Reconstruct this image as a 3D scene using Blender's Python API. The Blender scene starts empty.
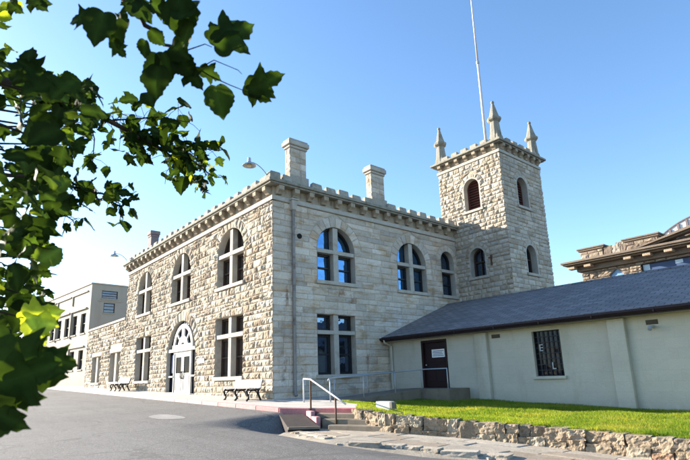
import bpy, bmesh, math, random
import numpy as np
from mathutils import Vector, Matrix, noise as mnoise

random.seed(7)
rng = np.random.default_rng(7)
SC = bpy.context.scene
COL = SC.collection
PI = math.pi

# ---------------------------------------------------------------- camera maths
CAM = Vector((16.81, -10.56, 0.72))
YAW, PITCH, ROLL = math.radians(-49.4827), math.radians(12.92), math.radians(-1.9578)
FPX, CX, CY = 500.363, 345.0, 262.636
_f = Vector((math.sin(YAW) * math.cos(PITCH), math.cos(YAW) * math.cos(PITCH), math.sin(PITCH)))
_r0 = Vector((math.cos(YAW), -math.sin(YAW), 0))
_u0 = _r0.cross(_f)
CR = _r0 * math.cos(ROLL) + _u0 * math.sin(ROLL)
CU = -_r0 * math.sin(ROLL) + _u0 * math.cos(ROLL)
CF = _f


def cp(px, py, depth):
    return CAM + (CR * ((px - CX) / FPX) - CU * ((py - CY) / FPX) + CF) * depth


def proj(p):
    v = Vector(p) - CAM
    z = v.dot(CF)
    if z <= 0.05:
        return None
    return (CX + FPX * v.dot(CR) / z, CY - FPX * v.dot(CU) / z, z)


# ---------------------------------------------------------------- materials
def nt(m):
    m.use_nodes = True
    n = m.node_tree
    n.nodes.clear()
    return n


def N(t, kind, **kw):
    n = t.nodes.new(kind)
    for k, v in kw.items():
        setattr(n, k, v)
    return n


def setin(n, **kw):
    for k, v in kw.items():
        n.inputs[k.replace('_', ' ')].default_value = v


def noise_fac(t, scale, detail=5, rough=0.6, vec=None, lo=0.3, hi=0.7):
    x = N(t, 'ShaderNodeTexNoise')
    setin(x, Scale=scale, Detail=detail, Roughness=rough)
    if vec is None:
        g = N(t, 'ShaderNodeNewGeometry')
        vec = g.outputs['Position']
    t.links.new(vec, x.inputs['Vector'])
    mr = N(t, 'ShaderNodeMapRange')
    mr.inputs['From Min'].default_value = lo
    mr.inputs['From Max'].default_value = hi
    t.links.new(x.outputs['Fac'], mr.inputs['Value'])
    return mr.outputs['Result']


def mixc(t, fac, a, b, blend='MIX'):
    m = N(t, 'ShaderNodeMix', data_type='RGBA', blend_type=blend)
    for sock, v in ((m.inputs[0], fac), (m.inputs[6], a), (m.inputs[7], b)):
        if hasattr(v, 'is_output'):
            t.links.new(v, sock)
        elif isinstance(v, (int, float)):
            sock.default_value = v
        else:
            sock.default_value = (*v, 1) if len(v) == 3 else v
    return m.outputs[2]


MATS = {}


def material(name, base, rough=0.8, var=0.25, scale=3.0, fine=0.2, fscale=40.0, bump=0.0, bscale=60.0,
             use_col=False, metallic=0.0, spec=0.3, stain=None, stain_scale=1.5, stain_lo=.55, stain_hi=.75,
             stretch=None, extra=None):
    """procedural surface: own colour x large variation x fine grain, optional stains with a shape of their own"""
    m = bpy.data.materials.new(name)
    t = nt(m)
    out = N(t, 'ShaderNodeOutputMaterial')
    p = N(t, 'ShaderNodeBsdfPrincipled')
    setin(p, Roughness=rough, Metallic=metallic)
    p.inputs['Specular IOR Level'].default_value = spec
    t.links.new(p.outputs[0], out.inputs[0])
    g = N(t, 'ShaderNodeNewGeometry')
    vec = g.outputs['Position']
    if use_col:
        a = N(t, 'ShaderNodeAttribute', attribute_name='Col')
        c = a.outputs['Color']
    else:
        c = N(t, 'ShaderNodeRGB')
        c.outputs[0].default_value = (*base, 1)
        c = c.outputs[0]
    if var:
        f = noise_fac(t, scale, vec=vec)
        c = mixc(t, f, mixc(t, 1.0, c, (1 - var,) * 3, 'MULTIPLY'), c)
    if fine:
        f = noise_fac(t, fscale, vec=vec, detail=3)
        c = mixc(t, f, mixc(t, 1.0, c, (1 - fine,) * 3, 'MULTIPLY'), c)
    if stain:
        v2 = vec
        if stretch:
            mp = N(t, 'ShaderNodeMapping')
            mp.inputs['Scale'].default_value = stretch
            t.links.new(vec, mp.inputs['Vector'])
            v2 = mp.outputs[0]
        f = noise_fac(t, stain_scale, vec=v2, lo=stain_lo, hi=stain_hi, detail=6)
        c = mixc(t, f, c, mixc(t, 1.0, c, stain, 'MULTIPLY'))
    if extra:
        c = extra(t, c, vec)
    t.links.new(c, p.inputs['Base Color'])
    if bump:
        x = N(t, 'ShaderNodeTexNoise')
        setin(x, Scale=bscale, Detail=5, Roughness=0.65)
        t.links.new(vec, x.inputs['Vector'])
        b = N(t, 'ShaderNodeBump')
        setin(b, Strength=1.0, Distance=bump)
        t.links.new(x.outputs['Fac'], b.inputs['Height'])
        t.links.new(b.outputs[0], p.inputs['Normal'])
    MATS[name] = m
    return m


def spots_extra(spots, colour):
    """rust / patch marks at known places (position, radius xyz) broken up by noise"""
    def f(t, c, vec):
        nz = N(t, 'ShaderNodeTexNoise')
        setin(nz, Scale=4.0, Detail=7, Roughness=.72)
        t.links.new(vec, nz.inputs['Vector'])
        for (pos, rad, strength, col) in spots:
            s = N(t, 'ShaderNodeVectorMath', operation='SUBTRACT')
            t.links.new(vec, s.inputs[0])
            s.inputs[1].default_value = pos
            d = N(t, 'ShaderNodeVectorMath', operation='DIVIDE')
            t.links.new(s.outputs[0], d.inputs[0])
            d.inputs[1].default_value = rad
            l = N(t, 'ShaderNodeVectorMath', operation='LENGTH')
            t.links.new(d.outputs[0], l.inputs[0])
            a = N(t, 'ShaderNodeMath', operation='SUBTRACT')
            a.inputs[0].default_value = 1.0
            t.links.new(l.outputs['Value'], a.inputs[1])
            b = N(t, 'ShaderNodeMath', operation='ADD')
            t.links.new(a.outputs[0], b.inputs[0])
            nn = N(t, 'ShaderNodeMath', operation='MULTIPLY_ADD')
            t.links.new(nz.outputs['Fac'], nn.inputs[0])
            nn.inputs[1].default_value = 3.2
            nn.inputs[2].default_value = -1.9
            t.links.new(nn.outputs[0], b.inputs[1])
            mr = N(t, 'ShaderNodeMapRange')
            mr.inputs['From Min'].default_value = .15
            mr.inputs['From Max'].default_value = .85
            mr.inputs['To Max'].default_value = strength
            t.links.new(b.outputs[0], mr.inputs['Value'])
            c = mixc(t, mr.outputs[0], c, col)
        return c
    return f


RUST = (.16, .07, .035)
DARKST = (.20, .185, .165)
PALE = (.62, .62, .60)
right_spots = [((0, 3.55, 4.35), (.5, .5, .35), .9, RUST), ((0, 3.0, 4.5), (.5, .6, .16), .7, DARKST),
               ((0, 4.1, 4.1), (.5, .25, .5), .7, RUST), ((0, .62, 4.0), (.4, .18, .9), .85, RUST),
               ((0, .55, 1.2), (.4, .2, .9), .8, RUST), ((0, .45, .8), (.4, .35, .6), .8, DARKST),
               ((0, 1.35, .8), (.4, .16, .8), .95, (.03, .03, .03)), ((0, 1.0, 3.0), (.4, .12, 2.6), .6, DARKST),
               ((0, 4.0, .3), (.4, 1.6, .35), .7, DARKST), ((0, 5.6, .55), (.4, 1.0, .5), .7, DARKST),
               ((0, 4.95, 1.5), (.4, .14, .55), .8, RUST), ((0, 7.2, 3.3), (.4, .8, .6), .8, PALE),
               ((0, 6.3, 4.4), (.4, .25, .2), .7, DARKST), ((0, 5.6, 3.9), (.4, .3, .2), .6, RUST),
               ((0, 8.8, 4.6), (.4, .5, .14), .6, DARKST), ((0, .8, 5.9), (.4, .12, 1.4), .6, DARKST),
               ((0, 2.2, 7.4), (.4, 1.2, .3), .5, DARKST)]

M = material


def stucco_extra(t, c, vec):
    """block joints ghosting through the paint, splash dirt at the foot, weather marks under the eaves"""
    mp = N(t, 'ShaderNodeMapping')
    mp.inputs['Rotation'].default_value = (math.radians(-90), 0, 0)
    t.links.new(vec, mp.inputs['Vector'])
    br = N(t, 'ShaderNodeTexBrick')
    setin(br, Scale=1.0, Mortar_Size=.008, Mortar_Smooth=.6, Brick_Width=.62, Row_Height=.31)
    br.inputs['Color1'].default_value = (1, 1, 1, 1)
    br.inputs['Color2'].default_value = (.955, .96, .96, 1)
    br.inputs['Mortar'].default_value = (.90, .90, .89, 1)
    t.links.new(mp.outputs[0], br.inputs['Vector'])
    c = mixc(t, 1.0, c, br.outputs['Color'], 'MULTIPLY')
    sep = N(t, 'ShaderNodeSeparateXYZ')
    t.links.new(vec, sep.inputs[0])
    h = N(t, 'ShaderNodeMath', operation='MULTIPLY_ADD')
    t.links.new(sep.outputs['X'], h.inputs[0])
    h.inputs[1].default_value = .038
    t.links.new(sep.outputs['Z'], h.inputs[2])
    nz = N(t, 'ShaderNodeTexNoise')
    setin(nz, Scale=5.0, Detail=5)
    t.links.new(vec, nz.inputs['Vector'])
    for lo, hi, k, colr in ((.45, -.15, 1.0, (.33, .31, .24)), (1.9, 2.5, 1.0, (.42, .36, .24))):
        a = N(t, 'ShaderNodeMapRange')
        a.inputs['From Min'].default_value = lo
        a.inputs['From Max'].default_value = hi
        t.links.new(h.outputs[0] if lo < 1 else sep.outputs['Z'], a.inputs['Value'])
        b = N(t, 'ShaderNodeMath', operation='MULTIPLY')
        t.links.new(a.outputs[0], b.inputs[0])
        t.links.new(nz.outputs['Fac'], b.inputs[1])
        c = mixc(t, b.outputs[0], c, colr)
    return c


def runoff(t, c, vec):
    mp = N(t, 'ShaderNodeMapping')
    mp.inputs['Scale'].default_value = (3.2, 3.2, .28)
    t.links.new(vec, mp.inputs['Vector'])
    f = noise_fac(t, 1.0, vec=mp.outputs[0], lo=.56, hi=.74, detail=6, rough=.7)
    c = mixc(t, f, c, mixc(t, 1.0, c, (.70, .66, .60), 'MULTIPLY'))
    f = noise_fac(t, 2.3, vec=vec, lo=.62, hi=.72, detail=6, rough=.75)
    return mixc(t, f, c, mixc(t, 1.0, c, (.68, .55, .42), 'MULTIPLY'))


def side_extra(t, c, vec):
    return spots_extra(right_spots, None)(t, runoff(t, c, vec), vec)


M('front_stone', None, .9, .22, 1.2, .28, 22, .012, 45, use_col=True)
M('side_stone', None, .9, .2, .8, .22, 18, .010, 35, use_col=True, stain=(.80, .66, .50), stain_scale=1.5, stain_lo=.5, stain_hi=.68, stretch=(1, .8, 2.2),
  extra=side_extra)
M('tower_stone', None, .9, .22, .9, .25, 18, .012, 38, use_col=True, stain=(.78, .72, .62), stain_scale=.9, extra=runoff)
M('mortar', (.50, .43, .33), .95, .2, 4, .2, 50, .004, 80)
M('side_mortar', (.54, .475, .39), .95, .25, 3, .2, 50, .004, 80)
M('dressed_stone', (.47, .435, .375), .85, .18, 3, .15, 40, .003, 70, stain=(.7, .66, .58), stain_scale=2.5)
M('cornice_stone', (.47, .39, .29), .9, .3, 3, .25, 30, .012, 30, stain=(.42, .38, .33), stain_scale=4, stretch=(1, 1, .3))
M('merlon_stone', (.46, .42, .35), .9, .3, 2.5, .25, 30, .03, 18, stain=(.38, .36, .33), stain_scale=4, stretch=(1, 1, .45))
M('purple_brick', (.30, .235, .235), .9, .25, 5, .25, 30, .008, 40)
M('cream_paint', (.36, .325, .265), .85, .10, .6, .08, 30, .003, 40, stain=(.86, .84, .8), stain_scale=.8, stretch=(1, 1, .2))
M('white_paint', (.46, .455, .435), .6, .08, 2, .06, 40)
M('wing_shade_blue', (.48, .56, .66), .8, .12, 1, .08, 30)  # bluish shade over the wing is put into its wall colour
M('stucco', (.55, .52, .44), .88, .14, .7, .12, 40, .014, 9, stain=(.78, .76, .70), stain_scale=1.1, stretch=(1, 1, .3), extra=stucco_extra)
M('dark_wood', (.05, .032, .024), .6, .2, 5, .2, 40)
M('black_sash', (.016, .017, .02), .45, .2, 5, .1, 40)
M('maroon', (.024, .009, .011), .6, .25, 3, .2, 30, .002, 60)
M('fascia', (.024, .012, .016), .55, .3, 2, .2, 30)
M('louver', (.10, .035, .025), .7, .3, 6, .2, 30)
M('door_paint', (.37, .365, .345), .5, .08, 3, .06, 40)
M('black_iron', (.012, .012, .013), .5, .2, 5, .2, 40)
M('bar_iron', (.028, .032, .04), .6, .2, 5, .2, 40)
M('shaded_slab', (.055, .043, .039), .8, .3, 3, .3, 25, .004, 40)  # slab colour darkened to carry the shade lying on it
M('galvanised', (.38, .41, .44), .5, .15, 5, .1, 60, metallic=.35, spec=.5)
M('rusty_steel', (.13, .065, .035), .75, .4, 6, .3, 40)
M('pipe_metal', (.30, .28, .26), .6, .3, 2.5, .2, 30, stain=(.35, .22, .15), stain_scale=3)
M('pole_paint', (.62, .58, .56), .4, .12, 2, .05, 40)
M('lamp_metal', (.42, .46, .50), .35, .1, 5, .05, 40, metallic=.5)
M('lamp_inner', (.75, .62, .36), .5, .1, 5, .05, 40)
M('bench_paint', (.46, .44, .41), .55, .1, 6, .12, 60)
M('concrete', (.54, .50, .45), .9, .22, 1.2, .2, 40, .005, 60, stain=(.72, .69, .64), stain_scale=1.5)
M('step_concrete', (.23, .195, .15), .9, .25, 2, .2, 40, .006, 60, stain=(.6, .57, .52), stain_scale=2.5)
M('road_repair', (.33, .32, .30), .9, .3, 3, .3, 40, .006, 60)
M('red_kerb', None, .75, .2, 3, .3, 25, .004, 60, use_col=True, stain=(1.25, 1.35, 1.3), stain_scale=5)
M('white_block', (.72, .70, .67), .8, .1, 3, .1, 40, .004, 60)
M('wall_rock', None, .92, .3, 2.5, .4, 26, .022, 38, use_col=True, stain=(.5, .45, .38), stain_scale=4)
M('earth', (.13, .10, .07), .95, .4, 3, .3, 30, .02, 30)
M('bank_mortar', (.16, .13, .095), .95, .3, 4, .3, 30, .02, 30)
M('lawn_soil', (.07, .11, .018), .95, .35, 1.2, .3, 40, .02, 40)
M('flagstone', None, .92, .3, 1.5, .3, 25, .012, 30, use_col=True, stain=(.6, .56, .5), stain_scale=3)
M('ruin_stone', None, .92, .3, 2, .3, 12, .03, 10, use_col=True)
M('ruin_trim', (.22, .175, .135), .9, .3, 1.5, .2, 12, .02, 12)
M('tarp_blue', (.045, .085, .19), .55, .25, .8, .15, 20)
M('arch_blue', (.20, .36, .58), .3, .2, 1, .05, 20)  # sky mirrored in the arched pane, put into its colour
M('pale_glass', (.42, .55, .66), .25, .1, 1, .05, 20, spec=.6)
M('steel_white', (.72, .74, .74), .6, .08, 1, .05, 20)
M('steel_rib', (.16, .13, .14), .6, .2, 3, .1, 20)
M('poster_blue', (.09, .12, .26), .5, .5, 6, .2, 20)
M('paper', (.82, .82, .84), .7, .05, 5, .05, 40)
M('letter_grey', (.42, .43, .45), .7, .2, 5, .1, 40)
M('ink', (.12, .12, .16), .8, 0, 5, 0, 40)
M('bark', (.075, .055, .038), .9, .4, 6, .3, 40, .01, 40)
M('vent_metal', (.10, .085, .06), .8, .2, 5, .2, 30)
M('dark_inside', (.010, .010, .011), .9, .2, 2, 0)
M('moss_stone', (.37, .35, .29), .9, .35, 3, .3, 30, .02, 22, stain=(.45, .48, .36), stain_scale=4, stretch=(1, 1, .4))


def asphalt():
    m = bpy.data.materials.new('asphalt')
    t = nt(m)
    out = N(t, 'ShaderNodeOutputMaterial')
    p = N(t, 'ShaderNodeBsdfPrincipled')
    setin(p, Roughness=.88)
    p.inputs['Specular IOR Level'].default_value = .25
    t.links.new(p.outputs[0], out.inputs[0])
    g = N(t, 'ShaderNodeNewGeometry')
    vec = g.outputs['Position']
    c = mixc(t, noise_fac(t, .35, vec=vec), (.155, .149, .140), (.205, .197, .187))
    mp = N(t, 'ShaderNodeMapping')
    mp.inputs['Scale'].default_value = (.12, .8, 1)
    t.links.new(vec, mp.inputs['Vector'])
    c = mixc(t, noise_fac(t, 1.0, vec=mp.outputs[0], lo=.5, hi=.72), c, (.13, .126, .12))
    c = mixc(t, noise_fac(t, 55, vec=vec, detail=2, lo=.35, hi=.65), mixc(t, 1.0, c, (.5,) * 3, 'MULTIPLY'), c)
    c = mixc(t, noise_fac(t, 5, vec=vec, detail=6, rough=.75), mixc(t, 1.0, c, (.8,) * 3, 'MULTIPLY'), c)
    c = mixc(t, noise_fac(t, 18, vec=vec, detail=3, lo=.6, hi=.75), c, (.27, .26, .245))
    c = mixc(t, noise_fac(t, 110, vec=vec, detail=1, lo=.62, hi=.72), c, (.40, .39, .37))
    # cracks
    v = N(t, 'ShaderNodeTexVoronoi', feature='DISTANCE_TO_EDGE')
    setin(v, Scale=.33)
    nn = N(t, 'ShaderNodeTexNoise')
    setin(nn, Scale=1.2, Detail=5)
    t.links.new(vec, nn.inputs['Vector'])
    ad = N(t, 'ShaderNodeVectorMath', operation='MULTIPLY_ADD')
    t.links.new(nn.outputs['Color'], ad.inputs[0])
    ad.inputs[1].default_value = (1.6, 1.6, 0)
    t.links.new(vec, ad.inputs[2])
    t.links.new(ad.outputs[0], v.inputs['Vector'])
    lt = N(t, 'ShaderNodeMath', operation='LESS_THAN')
    lt.inputs[1].default_value = .010
    t.links.new(v.outputs['Distance'], lt.inputs[0])
    c = mixc(t, lt.outputs[0], c, (.10, .097, .092))
    t.links.new(c, p.inputs['Base Color'])
    x = N(t, 'ShaderNodeTexNoise')
    setin(x, Scale=70, Detail=3)
    t.links.new(vec, x.inputs['Vector'])
    b = N(t, 'ShaderNodeBump')
    setin(b, Strength=1.0, Distance=.008)
    t.links.new(x.outputs['Fac'], b.inputs['Height'])
    t.links.new(b.outputs[0], p.inputs['Normal'])
    MATS['asphalt'] = m


asphalt()


def glass(name, base, gl, tint, rough=.03, wob=.004):
    """window pane: dark room behind, sky mirrored in the sheet, slightly wavy"""
    m = bpy.data.materials.new(name)
    t = nt(m)
    out = N(t, 'ShaderNodeOutputMaterial')
    d = N(t, 'ShaderNodeBsdfDiffuse')
    d.inputs[0].default_value = (*base, 1)
    g = N(t, 'ShaderNodeBsdfGlossy')
    g.inputs[0].default_value = (*tint, 1)
    g.inputs['Roughness'].default_value = rough
    geo = N(t, 'ShaderNodeNewGeometry')
    x = N(t, 'ShaderNodeTexNoise')
    setin(x, Scale=1.8, Detail=2)
    t.links.new(geo.outputs['Position'], x.inputs['Vector'])
    b = N(t, 'ShaderNodeBump')
    setin(b, Strength=1.0, Distance=wob * 4)
    t.links.new(x.outputs['Fac'], b.inputs['Height'])
    t.links.new(b.outputs[0], g.inputs['Normal'])
    mx = N(t, 'ShaderNodeMixShader')
    mx.inputs[0].default_value = gl
    t.links.new(d.outputs[0], mx.inputs[1])
    t.links.new(g.outputs[0], mx.inputs[2])
    t.links.new(mx.outputs[0], out.inputs[0])
    MATS[name] = m


glass('sky_glass', (.012, .022, .04), .50, (.20, .42, .72))
glass('dim_glass', (.008, .012, .02), .24, (.5, .7, 1.0))
glass('brown_glass', (.045, .034, .027), .13, (.7, .7, .75))
glass('cell_glass', (.010, .012, .017), .018, (.6, .7, .9))
glass('grey_glass', (.03, .03, .032), .14, (.7, .75, .85))


def shingles():
    m = bpy.data.materials.new('shingles')
    t = nt(m)
    out = N(t, 'ShaderNodeOutputMaterial')
    p = N(t, 'ShaderNodeBsdfPrincipled')
    setin(p, Roughness=.8)
    p.inputs['Specular IOR Level'].default_value = .4
    t.links.new(p.outputs[0], out.inputs[0])
    g = N(t, 'ShaderNodeNewGeometry')
    mp = N(t, 'ShaderNodeMapping')
    t.links.new(g.outputs['Position'], mp.inputs['Vector'])
    br = N(t, 'ShaderNodeTexBrick')
    setin(br, Scale=1.0, Mortar_Size=.016, Mortar_Smooth=.2, Bias=0.0, Brick_Width=.42, Row_Height=.19)
    br.inputs['Color1'].default_value = (.195, .187, .19, 1)
    br.inputs['Color2'].default_value = (.30, .283, .28, 1)
    br.inputs['Mortar'].default_value = (.09, .088, .095, 1)
    t.links.new(mp.outputs[0], br.inputs['Vector'])
    c = mixc(t, noise_fac(t, .8), mixc(t, 1.0, br.outputs['Color'], (.78, .78, .8), 'MULTIPLY'), br.outputs['Color'])
    c = mixc(t, noise_fac(t, 30), mixc(t, 1.0, c, (.75,) * 3, 'MULTIPLY'), c)
    t.links.new(c, p.inputs['Base Color'])
    b = N(t, 'ShaderNodeBump')
    setin(b, Strength=1.0, Distance=.012)
    inv = N(t, 'ShaderNodeMath', operation='SUBTRACT')
    inv.inputs[0].default_value = 1.0
    t.links.new(br.outputs['Fac'], inv.inputs[1])
    t.links.new(inv.outputs[0], b.inputs['Height'])
    t.links.new(b.outputs[0], p.inputs['Normal'])
    MATS['shingles'] = m


shingles()


def leafmat(name, transl=.5):
    m = bpy.data.materials.new(name)
    t = nt(m)
    out = N(t, 'ShaderNodeOutputMaterial')
    a = N(t, 'ShaderNodeAttribute', attribute_name='Col')
    p = N(t, 'ShaderNodeBsdfPrincipled')
    setin(p, Roughness=.6)
    p.inputs['Specular IOR Level'].default_value = .04
    tr = N(t, 'ShaderNodeBsdfTranslucent')
    c = mixc(t, noise_fac(t, 30), mixc(t, 1.0, a.outputs['Color'], (.75,) * 3, 'MULTIPLY'), a.outputs['Color'])
    t.links.new(c, p.inputs['Base Color'])
    c2 = mixc(t, 1.0, c, (2.6, 2.4, .8), 'MULTIPLY')
    t.links.new(c2, tr.inputs[0])
    mx = N(t, 'ShaderNodeMixShader')
    mx.inputs[0].default_value = transl
    t.links.new(p.outputs[0], mx.inputs[1])
    t.links.new(tr.outputs[0], mx.inputs[2])
    t.links.new(mx.outputs[0], out.inputs[0])
    MATS[name] = m


leafmat('leaf', .30)
leafmat('grass', .4)


# ---------------------------------------------------------------- mesh builder
class MB:
    def __init__(self):
        self.v, self.f, self.c = [], [], []

    def add(self, verts, faces, col=None):
        o = len(self.v)
        self.v.extend([tuple(x) for x in verts])
        self.f.extend([tuple(i + o for i in f) for f in faces])
        self.c.extend(col if isinstance(col, list) else [col or (.5, .5, .5)] * len(verts))

    def quad(self, a, b, c, d, col=None):
        self.add([a, b, c, d], [(0, 1, 2, 3)], col)

    def hexa(self, p, col=None):
        """8 corners: bottom loop 0-3, top loop 4-7"""
        self.add(p, [(3, 2, 1, 0), (4, 5, 6, 7), (0, 1, 5, 4), (1, 2, 6, 5), (2, 3, 7, 6), (3, 0, 4, 7)], col)

    def box(self, x0, x1, y0, y1, z0, z1, col=None):
        self.hexa([(x0, y0, z0), (x1, y0, z0), (x1, y1, z0), (x0, y1, z0),
                   (x0, y0, z1), (x1, y0, z1), (x1, y1, z1), (x0, y1, z1)], col)

    def prism(self, pts, vec, col=None):
        """closed polygon extruded by vec"""
        n = len(pts)
        a = [Vector(p) for p in pts]
        b = [p + Vector(vec) for p in a]
        self.add(a + b, [tuple(range(n - 1, -1, -1)), tuple(range(n, 2 * n))] +
                 [(i, (i + 1) % n, n + (i + 1) % n, n + i) for i in range(n)], col)

    def tube(self, pts, rad, n=8, col=None, cap=True):
        pts = [Vector(p) for p in pts]
        rads = rad if hasattr(rad, '__len__') else [rad] * len(pts)
        vs, fs = [], []
        ref = None
        for i, p in enumerate(pts):
            d = (pts[min(i + 1, len(pts) - 1)] - pts[max(i - 1, 0)]).normalized()
            if ref is None:
                ref = Vector((0, 0, 1)) if abs(d.z) < .9 else Vector((1, 0, 0))
            a = d.cross(ref).normalized()
            b = a.cross(d).normalized()
            ref = b
            for k in range(n):
                t = 2 * PI * k / n
                vs.append(p + (a * math.cos(t) + b * math.sin(t)) * rads[i])
        for i in range(len(pts) - 1):
            for k in range(n):
                fs.append((i * n + k, i * n + (k + 1) % n, (i + 1) * n + (k + 1) % n, (i + 1) * n + k))
        if cap:
            fs.append(tuple(range(n - 1, -1, -1)))
            fs.append(tuple((len(pts) - 1) * n + k for k in range(n)))
        self.add(vs, fs, col)

    def lathe(self, c, prof, n=12, col=None, rot=0.0):
        """profile of (radius, z) about a vertical axis"""
        vs, fs = [], []
        for (r, z) in prof:
            for k in range(n):
                t = 2 * PI * k / n + rot
                vs.append((c[0] + r * math.cos(t), c[1] + r * math.sin(t), c[2] + z))
        for i in range(len(prof) - 1):
            for k in range(n):
                fs.append((i * n + k, i * n + (k + 1) % n, (i + 1) * n + (k + 1) % n, (i + 1) * n + k))
        fs.append(tuple(range(n - 1, -1, -1)))
        fs.append(tuple((len(prof) - 1) * n + k for k in range(n)))
        self.add(vs, fs, col)


def obj(name, mb, mat, parent=None, bevel=0.0, smooth=False, fixn=False):
    off = Vector((0, 0, 0))
    q = parent
    while q is not None:
        off += q.location
        q = q.parent
    me = bpy.data.meshes.new(name)
    v = np.array(mb.v, dtype=np.float32) - np.array(off, dtype=np.float32)
    me.from_pydata(v.tolist(), [], mb.f)
    a = me.attributes.new('Col', 'FLOAT_COLOR', 'POINT')
    cc = np.ones((len(mb.v), 4), np.float32)
    cc[:, :3] = np.array(mb.c, np.float32)
    a.data.foreach_set('color', cc.ravel())
    if fixn:
        bm = bmesh.new()
        bm.from_mesh(me)
        bmesh.ops.recalc_face_normals(bm, faces=bm.faces)
        bm.to_mesh(me)
        bm.free()
    if smooth:
        me.polygons.foreach_set('use_smooth', [True] * len(me.polygons))
    me.materials.append(MATS[mat])
    o = bpy.data.objects.new(name, me)
    COL.objects.link(o)
    if parent is not None:
        o.parent = parent
    if bevel:
        b = o.modifiers.new('edges', 'BEVEL')
        b.width = bevel
        b.segments = 1
        b.limit_method = 'ANGLE'
    return o


def tag(o, label=None, cat=None, group=None, kind=None):
    for k, v in (('label', label), ('category', cat), ('group', group), ('kind', kind)):
        if v:
            o[k] = v
    return o


def thing(name, loc, label, cat, group=None):
    o = bpy.data.objects.new(name, None)
    o.empty_display_size = .3
    COL.objects.link(o)
    o.location = loc
    return tag(o, label, cat, group)


def copy_tree(o, parent=None):
    c = o.copy()
    COL.objects.link(c)
    if parent is not None:
        c.parent = parent
    for ch in [x for x in bpy.data.objects if x.parent is o]:
        copy_tree(ch, c)
    return c


class Fr:
    """wall frame: s along the wall, d outwards, z up"""
    def __init__(self, o, es, ed):
        self.o, self.es, self.ed = Vector(o), Vector(es), Vector(ed)

    def __call__(self, s, d, z):
        return self.o + self.es * s + self.ed * d + Vector((0, 0, z))


def fbox(mb, fr, s0, s1, d0, d1, z0, z1, col=None):
    p = [fr(s0, d0, z0), fr(s1, d0, z0), fr(s1, d1, z0), fr(s0, d1, z0),
         fr(s0, d0, z1), fr(s1, d0, z1), fr(s1, d1, z1), fr(s0, d1, z1)]
    if fr.es.cross(fr.ed).z < 0:
        p = [p[1], p[0], p[3], p[2], p[5], p[4], p[7], p[6]]
    mb.hexa(p, col)


# ---------------------------------------------------------------- masonry
def halfwidth(op, z, grow=0.0):
    """half width of an opening (grown by a ring) at height z; 0 outside it"""
    if op['kind'] == 'rect':
        if op['z0'] - op.get('sill', 0) < z < op['zt'] + (op.get('lintel', 0) if grow else 0):
            return op['w'] + (op.get('lgrow', 0) if (grow and z > op['zt'] - 1e-4) else 0)
        return 0.0
    if z <= op['z0'] - op.get('sill', 0):
        return 0.0
    if z <= op['zs']:
        return op['w'] + (grow if op.get('jamb') else 0)
    R = op['w'] + grow
    h = z - op['zs']
    return math.sqrt(R * R - h * h) if h < R else 0.0


def segments(s0, s1, zl, zh, ops, grow):
    """solid stretches of a course as (lo0, lo1, hi0, hi1) trapezoids"""
    e = 1e-3
    cuts = []
    for op in ops:
        g = op.get('ring', 0) if grow else 0
        a, b = halfwidth(op, zl + e, g), halfwidth(op, zh - e, g)
        if a > 0 or b > 0:
            if op['kind'] == 'rect':
                a = b = max(a, b)
            cuts.append((op['c'] - a, op['c'] - b, op['c'] + a, op['c'] + b))
    cuts.sort()
    res, L = [], (s0, s0)
    for (la, lb, ra, rb) in cuts:
        res.append((L[0], L[1], la, lb))
        L = (ra, rb)
    res.append((L[0], L[1], s1, s1))
    return [r for r in res if (r[2] - r[0] + r[3] - r[1]) > .06]


def pillow(mb, fr, q, amp, col, edges=(1, 1, 1, 1), base=.012, res=.1, rough=1.0, seed=0):
    """one rock-faced block; q = (s,z) corners bl, br, tr, tl; edges: left, right, bottom, top fall back to the joint"""
    (a, b, c, d) = q
    L = max(abs(b[0] - a[0]), abs(c[0] - d[0]))
    H = max(abs(d[1] - a[1]), abs(c[1] - b[1]), abs(b[1] - a[1]))
    nx = max(3, min(11, int(L / res) + 2))
    nz = max(3, min(7, int(H / res) + 2))
    us = [0, min(.12, .03 / max(L, .05))] + [i / (nx - 2) for i in range(1, nx - 2)] + [1 - min(.12, .03 / max(L, .05)), 1]
    ws = [0, min(.2, .03 / max(H, .05))] + [i / (nz - 2) for i in range(1, nz - 2)] + [1 - min(.2, .03 / max(H, .05)), 1]
    tx, tz = random.uniform(-.5, .5), random.uniform(-.5, .5)
    lift = random.uniform(.55, 1.2)
    ox = random.uniform(0, 100)
    vs, fs = [], []
    for j, w in enumerate(ws):
        for i, u in enumerate(us):
            s = (a[0] * (1 - u) + b[0] * u) * (1 - w) + (d[0] * (1 - u) + c[0] * u) * w
            z = (a[1] * (1 - u) + b[1] * u) * (1 - w) + (d[1] * (1 - u) + c[1] * u) * w
            pr = 1.0
            for flag, t, ext in ((edges[0], u, L), (edges[1], 1 - u, L), (edges[2], w, H), (edges[3], 1 - w, H)):
                if flag:
                    dist = t * ext
                    pr *= min(1.0, dist / .045) ** .6 if dist < .045 else 1.0
            nz_ = mnoise.noise(Vector((s * 4.3 + ox, z * 4.3, ox)))
            nz2 = mnoise.noise(Vector((s * 12 + ox, z * 12, ox)))
            bulge = .55 + .45 * math.sin(PI * min(max(u, .02), .98)) * math.sin(PI * min(max(w, .02), .98))
            h = amp * lift * (bulge + rough * (.50 * nz_ + .50 * nz2) + .5 * (tx * (u - .5) + tz * (w - .5)))
            vs.append(fr(s, base + max(0.0, h) * pr, z))
    n = len(us)
    flip = fr.es.cross(Vector((0, 0, 1))).dot(fr.ed) < 0
    for j in range(len(ws) - 1):
        for i in range(n - 1):
            f = (j * n + i, j * n + i + 1, (j + 1) * n + i + 1, (j + 1) * n + i)
            fs.append(f[::-1] if flip else f)
    k = random.uniform(.82, 1.12)
    mb.add(vs, fs, tuple(min(.9, x * k) for x in col))


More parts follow.
